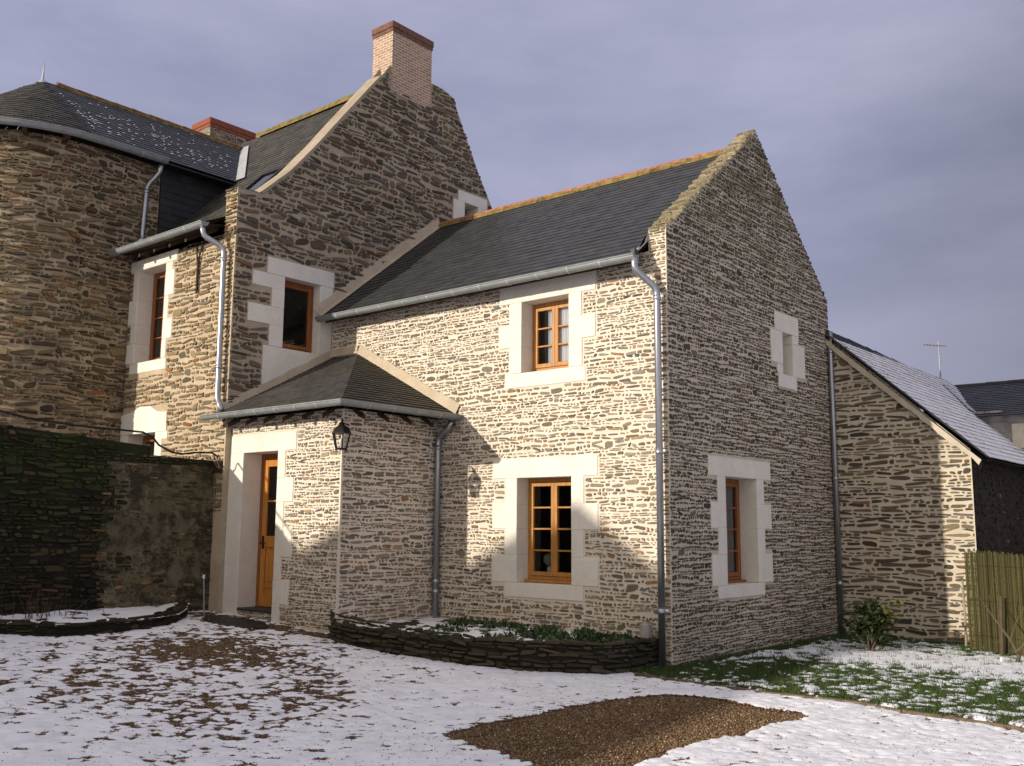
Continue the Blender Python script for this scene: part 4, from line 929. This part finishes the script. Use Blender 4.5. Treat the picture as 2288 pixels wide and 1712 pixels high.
# raised bed at the left
bed = empty('garden_bed', (-5.9, -4.4, .35), 'low curved snow covered bed at the foot of the garden wall', 'flower bed')
ctrl = [(-6.45, -2.25), (-5.95, -2.62), (-5.5, -3.15), (-5.27, -4.05), (-5.32, -4.7), (-5.75, -5.05), (-6.1, -5.6), (-6.45, -6.3)]
def smooth_curve(c, n=8):
    P = [Vector((*p, 0)) for p in c]; out = []
    for i in range(len(P)-1):
        p0, p1, p2, p3 = P[max(i-1, 0)], P[i], P[i+1], P[min(i+2, len(P)-1)]
        for k in range(n):
            t = k/n; out.append(.5*((2*p1)+(-p0+p2)*t+(2*p0-5*p1+4*p2-p3)*t*t+(-p0+3*p1-3*p2+p3)*t**3))
    out.append(P[-1]); return out
def fan_wall(mb, crv, h, th, mat, stonem, seed, z0=-.1, pitch=(.03, .06), seam=(.1, .4), hh=(.003, .03)):
    """wall following a curve; crv points with gz; outside is to the right of travel when reversed"""
    L_ = [0]
    for a, b in zip(crv[:-1], crv[1:]): L_.append(L_[-1]+(b-a).length)
    def pos(u, v, o=0.0):
        u = min(max(u, 0), L_[-1]-1e-4); i = max(0, np.searchsorted(L_, u)-1); i = min(i, len(crv)-2)
        t = (u-L_[i])/(L_[i+1]-L_[i]); p = crv[i].lerp(crv[i+1], t); d = (crv[i+1]-crv[i]).normalized(); nrm = Vector((-d.y, d.x, 0))*-1
        hv = h(u/L_[-1]) if callable(h) else h
        g = gz(p.x, p.y); return Vector((p.x, p.y, 0)) - nrm*-o + Vector((0, 0, g+v))
    for k in range(len(crv)-1):
        a, b = L_[k], L_[k+1]; ha = h(a/L_[-1]) if callable(h) else h; hb = h(b/L_[-1]) if callable(h) else h
        mb.face([pos(a, z0), pos(b, z0), pos(b, hb), pos(a, ha)], mat); mb.face([pos(a, ha), pos(b, hb), pos(b, hb, -th), pos(a, ha, -th)], mat)
        mb.face([pos(a, z0, -th), pos(b, z0, -th), pos(b, hb, -th), pos(a, ha, -th)], mat)
    hm = max(h(t/20) for t in range(21)) if callable(h) else h
    stones(mb, pos, lambda v: 0, lambda v: L_[-1], z0*.3, hm, [], stonem, seed, pitch=pitch, length=seam, h=hh, gap=.008, big=.05, over=0)
    # cap stones
    def top(u, v, o=0.0): hv = h(min(max(u/L_[-1], 0), 1)) if callable(h) else h; return pos(u, hv+o, -v)
    stones(mb, top, lambda v: 0, lambda v: L_[-1], -.02, th, [], stonem, seed+1, pitch=(.10, .16), length=(.12, .4), h=(.008, .03), gap=.01)
crv = smooth_curve(ctrl)
mb = MB(); fan_wall(mb, crv[::-1], .14, .14, 'mo_dark', 'st_dark', 191); mb.build('kerb', bed, label='dark stone kerb of the left bed')
# snow on it
M['snow'] = None
def snow_mat():
    t = NT('snow'); n = t.noise(9, 6, .65); c = t.mix(n, (.80, .82, .89), (.87, .88, .92)); t.col(c); t.set(Roughness=.7)
    t.b.inputs['Subsurface Weight'].default_value = .0; t.bump(t.noise(22, 6, .7), .5, .02); return t.m
M['snow'] = snow_mat()
def vnoise(x, y, s, seed=0):
    """smooth value noise in numpy"""
    x = np.asarray(x)*s; y = np.asarray(y)*s; xi = np.floor(x).astype(np.int64); yi = np.floor(y).astype(np.int64); fx = x-xi; fy = y-yi
    fx = fx*fx*(3-2*fx); fy = fy*fy*(3-2*fy)
    def h(a, b):
        q = (a*374761393 + b*668265263 + seed*1442695041) & 0xffffffff; q = ((q ^ (q >> 13))*1274126177) & 0xffffffff; return ((q ^ (q >> 16)) & 0xffff)/65535.0
    return (h(xi, yi)*(1-fx)+h(xi+1, yi)*fx)*(1-fy) + (h(xi, yi+1)*(1-fx)+h(xi+1, yi+1)*fx)*fy
def fbm(x, y, s, o=4, seed=0, g=.5):
    a = 1; t = 0; n = 0
    for i in range(o): t = t+a*vnoise(x, y, s*2**i, seed+i*17); n += a; a *= g
    return t/n
def inside(px, py, poly):
    c = np.zeros(np.shape(px), bool); n = len(poly)
    for i in range(n):
        (x1, y1), (x2, y2) = poly[i], poly[(i+1) % n]
        c ^= ((y1 > py) != (y2 > py)) & (px < (x2-x1)*(py-y1)/(y2-y1+1e-12)+x1)
    return c
def bed_top(parent, poly, z, matsel, seed, step=.04, name='snow', bare=.45, barem='earth', amp=.03):
    xs = [p[0] for p in poly]; ys = [p[1] for p in poly]; X = np.arange(min(xs), max(xs), step); Y = np.arange(min(ys), max(ys), step)
    GX, GY = np.meshgrid(X, Y, indexing='ij'); N_ = fbm(GX, GY, 3, 4, seed); ok = inside(GX, GY, poly)
    Z = np.vectorize(gz)(GX)+(z(GX) if callable(z) else z)+amp*(N_-.5)*2 + .02*(fbm(GX, GY, 14, 2, seed+5)-.5); mb = MB(); idx = -np.ones(GX.shape, int)
    for i in range(GX.shape[0]):
        for j in range(GX.shape[1]): idx[i, j] = len(mb.v); mb.v.append((GX[i, j], GY[i, j], Z[i, j]))
    ks = mb.m(matsel); kb = mb.m(barem); B = fbm(GX, GY, 5, 3, seed+9)
    for i in range(GX.shape[0]-1):
        for j in range(GX.shape[1]-1):
            if ok[i, j]: mb.f.append((idx[i, j], idx[i+1, j], idx[i+1, j+1], idx[i, j+1])); mb.mi.append(kb if B[i, j] < bare else ks); mb.r.append((.5, .5, .5))
    return mb.build(name, parent, smooth=True)
bed_top(bed, [(p.x, p.y) for p in crv]+[(-6.6, -6.3), (-6.6, -2.2)], .13, 'snow', 5, name='snow_cover', bare=.30)
tw = MB(); r = random.Random(8)
for i in range(38):
    x, y = -6.0+r.gauss(0, .12), -4.45+r.gauss(0, .2); h = r.uniform(.15, .42); z = .48
    a, b = r.gauss(0, .07), r.gauss(0, .07); tw.tube([(x, y, z), (x+a*.5, y+b*.5, z+h*.5), (x+a*1.4, y+b*1.4, z+h)], [.004, .003, .0015], 'twig' if 'twig' in M else 'rafter', 4)
tag(tw.build('dry_plant'), 'dry brown stems poking out of the snowy bed by the garden wall', 'plant')

#================================================================== PLANTER IN FRONT OF THE WING
pl = empty('stone_planter', (-1.8, -1, .1), 'dark curved dry stone planter against the wing with snow and plants', 'planter')
pc = smooth_curve([(-3.74, -1.93), (-3.35, -2.12), (-2.5, -2.10), (-1.55, -1.93), (-.9, -1.65), (-.42, -1.2), (-.16, -.62), (-.16, -.02)])
PH = lambda t: .17+.15*min(1, t*1.6) + .012*math.sin(t*37)+.008*math.sin(t*91)
M['st_plant'] = stone_mat('planter schist', [(0, (.05, .043, .028)), (.3, (.075, .058, .034)), (.55, (.035, .032, .024)), (.8, (.085, .06, .036)), (1, (.06, .055, .045))], moss=(-.3, .5, .5, (.03, .036, .01)))
mb = MB(); fan_wall(mb, pc, PH, .2, 'mo_dark', 'st_plant', 201, hh=(.004, .045)); mb.build('planter_wall', pl)
poly = [(p.x, p.y) for p in pc]+[(-.16, 0), (XP, 0), (XP, -1.8)]
PZ = lambda x: .14+.13*np.clip((np.asarray(x)+3.2)/2, 0, 1)
bed_top(pl, poly, PZ, 'snow', 15, name='snow_cover', bare=.40, amp=.03)
# white stone on the end
mb = MB(); mb.box((-.30, -.24, .34), (-.18, -.12, .52), 'render', None, .02); mb.build('marker_stone', pl)
def leafmat(name, c0, c1, rough=.5):
    t = NT(name); a = t.attr('rnd'); x = t.sep(a.outputs['Vector']); t.col(t.mix(x[0], c0, c1)); t.set(Roughness=rough); t.b.inputs['Specular IOR Level'].default_value = .35; return t.m
M['leaf'] = leafmat('dark leaves', (.014, .026, .008), (.04, .06, .016))
M['leaf_sun'] = leafmat('sunlit yellow green leaves', (.10, .14, .03), (.20, .20, .05))  # yellowish leaves with the sun's brightness put into their colour
M['leaf_p'] = leafmat('ground leaves', (.022, .045, .014), (.06, .10, .03))
M['grass'] = leafmat('grass blades', (.02, .042, .009), (.065, .11, .02), .6)
M['twig'] = plain('bare twig', (.10, .075, .05), .8, 0, 20, .3, .2)
def leaf(mb, p, d, up, l, w, mat, r):
    d = d.normalized(); s = d.cross(up); s = s.normalized() if s.length > .01 else Vector((1, 0, 0)); n = s.cross(d)
    q = [p, p+d*l*.35+s*w*.5+n*l*.03, p+d*l*.75+s*w*.38-n*l*.02, p+d*l-n*l*.10, p+d*l*.75-s*w*.38-n*l*.02, p+d*l*.35-s*w*.5+n*l*.03]
    mb.add(q, [(0, 1, 2, 3), (0, 3, 4, 5)], mat, (r.random(), r.random(), 0))
def clump(mb, c, n, rad, l, r, mat='leaf_p'):
    for i in range(n):
        a = r.uniform(0, 6.28); t = r.uniform(.1, 1.1); d = Vector((math.cos(a)*t, math.sin(a)*t, r.uniform(.3, 1))).normalized()
        leaf(mb, Vector(c)+Vector((r.gauss(0, rad), r.gauss(0, rad), 0)), d, Vector((0, 0, 1)), l*r.uniform(.6, 1.2), l*.45, mat, r)
r = random.Random(77); spots = []
while len(spots) < 78:
    t = r.random()**.6
    x = -3.5+3.2*t; y = r.uniform(-1.75 if x < -1.2 else -1.2, -.12)
    dens = .25 + .75*min(1, max(0, (x+3)/2))
    if y > -.5: dens += .35
    if r.random() < dens and inside(np.array([x]), np.array([y]), poly)[0]: spots.append((x, y))
for i, (x, y) in enumerate(spots):
    mb = MB(); clump(mb, (x, y, gz(x)+float(PZ(x))+.01), 24, .05, .08, r)
    o = mb.build('ground_plant'); tag(o, 'small low green leafy plant among those in the snowy stone planter', 'plant', 'leafy plants in the planter')

#================================================================== FENCE, SHRUB, POSTS
fence = empty('reed_fence', (3, 3.3, 0), 'green brown reed screen fence at the right edge', 'fence')
M['reed'] = stone_mat('reeds', [(0, (.085, .085, .028)), (.4, (.12, .105, .038)), (.75, (.055, .055, .02)), (1, (.16, .125, .055))], bright=(.4, 1.4), rough_bump=.1)
fa, fb = Vector((2.10, 4.10, 0)), Vector((4.2, 3.15, 0)); fd = (fb-fa).normalized(); r = random.Random(6); mb = MB(); u = 0
while u < (fb-fa).length:
    p = fa+fd*u; h = 1.32+.02*math.sin(u*5)+r.uniform(-.025, .02); w = r.uniform(.003, .006); o = Vector((fd.y, -fd.x, 0))*r.uniform(-.006, .008)
    mb.tube([p+o, p+o+fd*r.uniform(-.006, .006)+Vector((0, 0, h))], w, 'reed', 4, cap=False); mb.r[-4:] = [(r.random(), r.random(), 0)]*4; u += w*1.55
mb.build('reed_panel', fence)
mb = MB()
for z in (.25, .7, 1.15): mb.tube([fa+Vector((-.02, -.02, z)), fb+Vector((-.02, -.02, z))], .0018, 'darkiron', 4)
mb.build('wire', fence)
mb = MB(); mb.tube([(2.57, 3.78, 0), (2.60, 3.76, .78)], [.022, .018], 'twig', 8); mb.build('post', fence)
s = MB(); s.tube([(1.95, 4.45, -.05), (1.955, 4.46, .45), (1.95, 4.45, .93)], [.016, .015, .014], 'fillet_old', 8); tag(s.build('wooden_stake'), 'pale thin wooden stake in front of the lit barn wall', 'stake')
v_ = MB(); base = Vector((2.88, 3.15, 0))
v_.tube([base, base+Vector((.03, .02, .12)), base+Vector((-.05, 0, .3)), base+Vector((-.25, .1, .55)), base+Vector((-.42, .15, .78))], [.03, .024, .016, .009, .004], 'twig', 6)
v_.tube([base+Vector((0, 0, .15)), base+Vector((.12, -.02, .28)), base+Vector((.3, 0, .42))], [.02, .012, .006], 'twig', 6)
v_.tube([base+Vector((-.05, 0, .3)), base+Vector((.02, 0, .5)), base+Vector((.2, .05, .85))], [.012, .008, .003], 'twig', 6)
v_.tube([base+Vector((-.25, .1, .55)), base+Vector((-.28, .1, .8)), base+Vector((-.2, .1, 1.05))], [.007, .005, .002], 'twig', 5)
tag(v_.build('bare_vine'), 'bare gnarled young vine growing before the reed fence', 'plant')
l_ = MB(); l_.box((2.73, 3.04, 0), (2.75, 3.05, .10), 'whitepl'); tag(l_.build('plant_label'), 'small white plant tag stuck in the grass by the vine', 'tag')
sh = empty('evergreen_shrub', (1.2, 3.0, 0), 'small glossy evergreen shrub growing in front of the barn wall', 'shrub')
r = random.Random(31); st = MB(); fo = MB(); tips = []
for i in range(9):
    a = r.uniform(0, 6.28); q = r.uniform(.05, .32); h = r.uniform(.35, .72); p0 = Vector((1.2+r.gauss(0, .03), 3.0+r.gauss(0, .03), 0)); p2 = p0+Vector((math.cos(a)*q, math.sin(a)*q, h)); p1 = (p0+p2)/2+Vector((0, 0, -.03))+Vector((math.cos(a), math.sin(a), 0))*.05
    st.tube([p0, p1, p2], [.014, .010, .005], 'twig', 6)
    for k in range(6): tips.append(p1.lerp(p2, .2+.16*k) + Vector((r.gauss(0, .05), r.gauss(0, .05), r.gauss(0, .04))))
for t in tips:
    for k in range(13):
        d = Vector((r.gauss(0, 1), r.gauss(0, 1), r.uniform(-.5, .9))); lit_side = t.x > 1.36 and r.random() < .5  # right side of the shrub gets the painted sunlit leaf tone
        leaf(fo, t+Vector((r.gauss(0, .03), r.gauss(0, .03), r.gauss(0, .03))), d, Vector((0, 0, 1)), r.uniform(.08, .14), .05, 'leaf_sun' if lit_side else 'leaf', r)
st.build('stem', sh); fo.build('foliage', sh)
# snow-covered low plant at its foot is part of the lawn; black pot-like mound
mat_ = MB(); 
for k in range(28):
    pass
pts = [(-5.35+.62*math.cos(2*math.pi*k/28), -2.22+.30*math.sin(2*math.pi*k/28)) for k in range(28)]
mat_.face([(x, y, gz(x)+.022) for x, y in pts], 'rubber')
for k in range(28):
    a, b = pts[k], pts[(k+1) % 28]; mat_.face([(a[0], a[1], gz(a[0])-.01), (b[0], b[1], gz(b[0])-.01), (b[0], b[1], gz(b[0])+.022), (a[0], a[1], gz(a[0])+.022)], 'rubber')
tag(mat_.build('doormat'), 'black half oval doormat on the ground at the porch door', 'mat')
# lamp behind the ground floor window
lp = empty('table_lamp', (-2.05, .45, .93), 'pale table lamp seen through the lower left pane of the ground floor window', 'lamp')
mb = MB(); mb.tube([(-2.08, .40, .93), (-2.08, .40, .95), (-2.08, .40, 1.08), (-2.08, .40, 1.10)], [.06, .05, .05, .02], 'whitepl', 12); mb.build('base', lp, smooth=True)
mb = MB(); mb.tube([(-2.08, .40, 1.10), (-2.08, .40, 1.16), (-2.08, .40, 1.24), (-2.08, .40, 1.28)], [.05, .10, .09, .04], 'grey_curtain', 12); mb.build('shade', lp, smooth=True)

#================================================================== GROUND
grass_edge = [(-.12, -.62), (.1, -.68), (.99, -.80), (1.75, -.82), (2.54, -.80), (2.92, -.95), (3.63, -1.02), (4.2, -1.2), (6, -1.9), (9, -3)]
lawn = grass_edge + [(9, 9), (2.0, 9), (2.0, 4.93), (0, 4.93), (0, -.02), (-.12, -.02)]
gravel_poly = [(.55, -4.39), (.52, -3.85), (.57, -3.25), (.55, -2.63), (.67, -2.0), (.86, -1.58), (1.11, -1.45), (1.43, -1.43), (1.94, -1.63), (2.26, -1.56), (2.43, -1.95), (2.31, -2.23), (2.29, -2.7), (2.25, -3.13), (2.19, -3.63), (2.23, -3.93), (2.2, -4.3), (2.1, -4.78), (1.66, -4.69), (1.27, -4.59), (.86, -4.51)]
def ground():
    X = np.concatenate([[-400, -150, -60, -25, -14, -10], np.arange(-8, 5.6, .024), [6, 6.5, 7, 8, 10, 14, 25, 60, 150, 400]])
    Y = np.concatenate([[-400, -150, -60, -30, -18, -13, -11], np.arange(-9.5, 4.95, .024), [5.4, 6, 8, 12, 20, 40, 90, 200, 400]])
    GX, GY = np.meshgrid(X, Y, indexing='ij')
    base = .06*np.clip(-GX, 0, 12)
    n1 = fbm(GX, GY, 1.3, 3, 1); n2 = fbm(GX, GY, 8, 4, 2, .7); n3 = fbm(GX, GY, 20, 3, 3, .7)
    # bare amount: footprints and drip lines
    def blob(cx, cy, rx, ry, rot=0.0):
        c, s = math.cos(rot), math.sin(rot); dx, dy = GX-cx, GY-cy; return np.exp(-(((dx*c+dy*s)/rx)**2+((-dx*s+dy*c)/ry)**2))
    dens = .72*blob(-4.0, -3.2, 1.25, 1.0) + .45*blob(-3.4, -4.0, 1.6, .7, .5) + .40*blob(-1.6, -4.0, 1.1, .45, -.6) + .32*blob(-2.3, -5.2, 1.8, .8, .4) + .30*blob(-.6, -5.6, .9, .35, -.5)
    dens += .12*blob(-3.2, -4.7, 2.6, 1.6) + .10*blob(-1.2, -5.6, 2, 1) + .22*blob(.6, -6.2, .3, .25) + .16*blob(-3.2, -5.8, 1.4, .6)
    wallstrip = np.exp(-((np.abs(GY+1.95)/.16)**2))*((GX > -4.9) & (GX < -3.6)) + np.exp(-((np.abs(GY+2.15)/.32)**2))*((GX > -6.4) & (GX <= -4.6))
    dens = dens + 1.0*wallstrip
    dens += .26*np.exp(-((GX-.5)/.12)**2)*((GY > -4.6) & (GY < -1.2)) + .22*np.exp(-((GY+.95)/.12)**2)*(GX > 0)*(GX < 2)
    f = .5*n2+.5*n3 - .09*(n1-.5); thr = .365 + .30*np.clip(dens, 0, 1.4)
    snow = (f-thr)/.06
    gr = inside(GX, GY, gravel_poly)
    # soft distance field of the gravel edge
    ax = np.array(gravel_poly); d = np.full(GX.shape, 9.0)
    near = (GX > -.2) & (GX < 3.2) & (GY > -6) & (GY < -.8)
    px, py = GX[near], GY[near]; dd = np.full(px.shape, 9.0)
    for (x1, y1), (x2, y2) in zip(gravel_poly, gravel_poly[1:]+gravel_poly[:1]):
        t = np.clip(((px-x1)*(x2-x1)+(py-y1)*(y2-y1))/((x2-x1)**2+(y2-y1)**2), 0, 1); dd = np.minimum(dd, np.hypot(px-x1-t*(x2-x1), py-y1-t*(y2-y1)))
    d[near] = dd; sd = np.where(gr, -d, d) + (n2-.5)*.14 + (n3-.5)*.07
    snow = np.minimum(snow, sd/.012)
    # lawn
    lw = inside(GX, GY, lawn)
    sn_l = .65*n2+.35*n3 - .525 + .15*np.exp(-((GY-2.6)/.9)**2)*(GX > .3) + .10*(n1-.5) - .05*np.exp(-((GY-.2)/.8)**2) - .15*np.exp(-((GX)/.25)**2) - .07*(GX < 1.2)*(GY < 1.5) - .12*np.exp(-((GY-4.8)/.35)**2)
    sn_l += .16*np.exp(-(((GX-.22)/.10)**2)) * ((GY > .3) & (GY < 2.2))
    snow = np.where(lw, sn_l/.03, snow)
    ed = np.interp(GX, [p[0] for p in grass_edge], [p[1] for p in grass_edge]); kerb = (np.abs(GY-ed+.03) < .05) & (GX > -.1) & (GX < 8.9)
    snow = np.where(kerb, -1.0+ (n2-.45)*6, snow)
    sm = 1/(1+np.exp(-np.clip(snow, -30, 30)*1.2))
    Z = base + sm*.022 + (n1-.5)*.03*(~lw) + (n2-.5)*.012 + (n3-.5)*.010*sm + np.where(lw, .03, 0) - .012*gr*(sd < -.02)
    # footprints in the untouched snow
    rr = np.random.RandomState(3)
    for i in range(26):
        t = i/26; cx, cy = 3.3-2.3*t+rr.normal(0, .5), -5.4+3.6*t*.4+rr.normal(0, .9)
        Z -= .016*np.exp(-(((GX-cx)/.06)**2+((GY-cy)/.13)**2)**2)
    nx, ny = GX.shape; I = np.arange(nx*ny).reshape(nx, ny)
    F = np.stack([I[:-1, :-1], I[1:, :-1], I[1:, 1:], I[:-1, 1:]], -1).reshape(-1, 4)
    V = np.stack([GX, GY, Z], -1).reshape(-1, 3).astype(np.float32)
    me = bpy.data.meshes.new('ground'); me.vertices.add(len(V)); me.vertices.foreach_set('co', V.ravel())
    me.loops.add(F.size); me.loops.foreach_set('vertex_index', F.ravel().astype(np.int32)); me.polygons.add(len(F)); me.polygons.foreach_set('loop_start', np.arange(0, F.size, 4, dtype=np.int32)); me.polygons.foreach_set('loop_total', np.full(len(F), 4, np.int32))
    me.polygons.foreach_set('use_smooth', [True]*len(F)); me.update(calc_edges=True); me.validate()
    a = me.attributes.new('snow', 'FLOAT', 'POINT'); a.data.foreach_set('value', np.clip(snow, -5, 5).ravel().astype(np.float32))
    a = me.attributes.new('lawn', 'FLOAT', 'POINT'); a.data.foreach_set('value', (lw & ~kerb).ravel().astype(np.float32))
    a = me.attributes.new('bare', 'FLOAT', 'POINT'); a.data.foreach_set('value', np.clip(dens, 0, 1).ravel().astype(np.float32))
    t = NT('snowy ground'); s_ = t.attr('snow').outputs['Fac']; l_ = t.attr('lawn').outputs['Fac']
    fn = t.math('ADD', s_, t.math('MULTIPLY', t.math('SUBTRACT', t.noise(60, 4, .7), .5), 3.0)); fac = t.ramp(t.math('ADD', t.math('MULTIPLY', fn, .5), .5), [(.35, 0.0), (.62, 1.0)])
    brown = t.mix(t.ramp(t.noise(90, 3, .7), [(.35, 0.0), (.65, 1.0)]), (.045, .024, .014), (.13, .075, .045))
    green = t.mix(t.noise(30, 3, .7), (.02, .035, .008), (.05, .085, .018))
    bare = t.mix(l_, brown, green)
    thin = t.mix(t.ramp(t.noise(4.5, 7, .72), [(.42, 0.0), (.72, .75)]), (.83, .85, .91), (.58, .57, .60))
    c = t.mix(fac, bare, thin); t.col(c); t.set(Roughness=.8)
    t.bump(t.math('ADD', t.noise(35, 6, .7), t.math('MULTIPLY', t.noise(6, 3, .5), 1.2)), .28, .02)
    me.materials.append(t.m); o = bpy.data.objects.new('ground', me); COL.objects.link(o); o['kind'] = 'structure'
    return X, Y, GX, GY, Z, snow, lw, gr, sd, kerb
X_, Y_, GX, GY, GZ, SNOW, LW, GR, SD, KB = ground()
M['pebble'] = stone_mat('pebbles', [(0, (.10, .055, .028)), (.3, (.19, .115, .055)), (.55, (.28, .18, .09)), (.75, (.12, .075, .05)), (.93, (.33, .24, .14)), (1, (.55, .48, .38))], bright=(.6, 1.3), rough_bump=.1)
def lookup(x, y):
    i = np.clip(np.searchsorted(X_, x), 1, len(X_)-1); j = np.clip(np.searchsorted(Y_, y), 1, len(Y_)-1); return i, j
def np_mesh(name, V, F, matname, R3):
    me = bpy.data.meshes.new(name); me.vertices.add(len(V)); me.vertices.foreach_set('co', V.astype(np.float32).ravel()); k = F.shape[1]
    me.loops.add(F.size); me.loops.foreach_set('vertex_index', F.ravel().astype(np.int32)); me.polygons.add(len(F)); me.polygons.foreach_set('loop_start', np.arange(0, F.size, k, dtype=np.int32)); me.polygons.foreach_set('loop_total', np.full(len(F), k, np.int32))
    me.update(calc_edges=True); a = me.attributes.new('rnd', 'FLOAT_VECTOR', 'FACE'); a.data.foreach_set('vector', R3.astype(np.float32).ravel())
    me.materials.append(M[matname]); o = bpy.data.objects.new(name, me); COL.objects.link(o); return o
def pebbles(name, x, y, z, size, rs):
    n = len(x); O = np.array([[1, 0, 0], [0, 1, 0], [-1, 0, 0], [0, -1, 0], [0, 0, .8], [0, 0, -.8]], float)
    T = np.array([[0, 1, 4], [1, 2, 4], [2, 3, 4], [3, 0, 4], [1, 0, 5], [2, 1, 5], [3, 2, 5], [0, 3, 5]])
    th = rs.rand(n)*6.28; S = size[:, None]*rs.uniform(.6, 1.3, (n, 3)); P = O[None]*S[:, None, :]+rs.normal(0, .12, (n, 6, 3))*size[:, None, None]
    c, s = np.cos(th)[:, None], np.sin(th)[:, None]; Q = P.copy(); Q[..., 0] = P[..., 0]*c-P[..., 1]*s; Q[..., 1] = P[..., 0]*s+P[..., 1]*c
    Q += np.stack([x, y, z], -1)[:, None, :]; F = (T[None]+np.arange(n)[:, None, None]*6).reshape(-1, 3); R3 = np.repeat(rs.rand(n, 3), 8, 0)
    return np_mesh(name, Q.reshape(-1, 3), F, 'pebble', R3)
rs = np.random.RandomState(1)
x = rs.uniform(.4, 2.6, 60000); y = rs.uniform(-5.4, -1.3, 60000); i, j = lookup(x, y); k = SD[i, j] < -.0
o = pebbles('gravel', x[k], y[k], GZ[i, j][k]+rs.uniform(0, .008, k.sum()), rs.uniform(.005, .0115, k.sum()), rs)
tag(o, 'rectangle of bare brown gravel left in the snow', 'gravel', kind='stuff')
n_ = 5200; x = rs.uniform(-7.5, 5, n_*3); y = rs.uniform(-9, -.9, n_*3); q = fbm(x, y, 1.7, 4, 44); kk = (q > .47)
i, j = lookup(x, y); kk &= ~LW[i, j] & ~GR[i, j] & (SNOW[i, j] > 0); kk = np.where(kk)[0][:n_]
o = pebbles('leaf_litter', x[kk], y[kk], GZ[i, j][kk]+.001, rs.uniform(.002, .0075, len(kk)), rs); tag(o, 'tiny brown grit and leaf bits scattered over the snow', 'litter', kind='stuff')
x = rs.uniform(-7.5, 5, 500000); y = rs.uniform(-9, -.6, 500000); i, j = lookup(x, y); k = (SNOW[i, j] < -.15) & ~LW[i, j] & ~GR[i, j]
kk = np.where(k)[0][:70000]
o = pebbles('loose_gravel', x[kk], y[kk], GZ[i, j][kk]+rs.uniform(0, .006, len(kk)), rs.uniform(.004, .010, len(kk)), rs)
tag(o, 'brown gravel bits showing through the melting snow', 'gravel', kind='stuff')
def grass():
    n = 150000; x = rs.uniform(-.1, 5.4, n); y = rs.uniform(-1.6, 4.9, n); i, j = lookup(x, y)
    k = LW[i, j] & (SNOW[i, j] < .1+rs.rand(n)*.8); x, y, z = x[k], y[k], GZ[i, j][k]; n = len(x); h = rs.uniform(.02, .06, n); w = rs.uniform(.002, .0045, n)
    a = rs.rand(n)*6.28; lx, ly = rs.normal(0, .35, n)*h, rs.normal(0, .35, n)*h
    p0 = np.stack([x-np.cos(a)*w, y-np.sin(a)*w, z-.005], -1); p1 = np.stack([x+np.cos(a)*w, y+np.sin(a)*w, z-.005], -1); p2 = np.stack([x+lx, y+ly, z+h], -1)
    V = np.stack([p0, p1, p2], 1).reshape(-1, 3); F = np.arange(3*n).reshape(-1, 3); o = np_mesh('grass', V, F, 'grass', rs.rand(n, 3)); tag(o, 'green grass showing through thin snow on the lawn', 'grass', kind='stuff')
grass()
def kerb():
    mb = MB(); g = grass_edge[:-1]
    t = 0
    for (a, b) in zip(g[:-1], g[1:]):
        d = Vector((b[0]-a[0], b[1]-a[1], 0)); n = Vector((d.y, -d.x, 0)).normalized()*.035; L_ = d.length; k = max(1, int(L_/.3))
        for i in range(k):
            p = Vector((*a, 0))+d*(i/k); q = Vector((*a, 0))+d*((i+.985)/k); z = .028+rnd.uniform(-.004, .004)
            vs = [p-n, q-n, q+n, p+n]; mb.add([v+Vector((0, 0, -.1)) for v in vs]+[v+Vector((0, 0, z)) for v in vs], [(4, 5, 6, 7), (0, 1, 5, 4), (2, 3, 7, 6), (1, 2, 6, 5), (3, 0, 4, 7)], 'kerbm')
    o = mb.build('lawn_edging'); tag(o, 'thin weathered edging strip between lawn and snowy yard', 'kerb')
M['kerbm'] = plain('weathered edging', (.16, .13, .08), .9, 0, 14, .5, .4)
kerb()

#================================================================== the neighbour's gable behind the viewer that shades the yard
nb = empty('neighbour_house', (-8, -26, 0), 'plain gabled house across the yard, out of the picture', 'house')
mb = MB(); y0, y1 = -20.0, -30.0; S = [(-14.5, 0), (-14.5, 4.8), (-7.8, 7.8), (-2.6, 4.2), (-2.6, 0)]
mb.face([(x, y0, z) for x, z in S], 'neigh'); mb.face([(x, y1, z) for x, z in S], 'neigh')
for (a, b) in zip(S[:-1], S[1:]): mb.face([(a[0], y0, a[1]), (b[0], y0, b[1]), (b[0], y1, b[1]), (a[0], y1, a[1])], 'slate' if 3 < a[1]+b[1] and a[1] > 1 and b[1] > 1 else 'neigh')
mb.build('wall', nb)
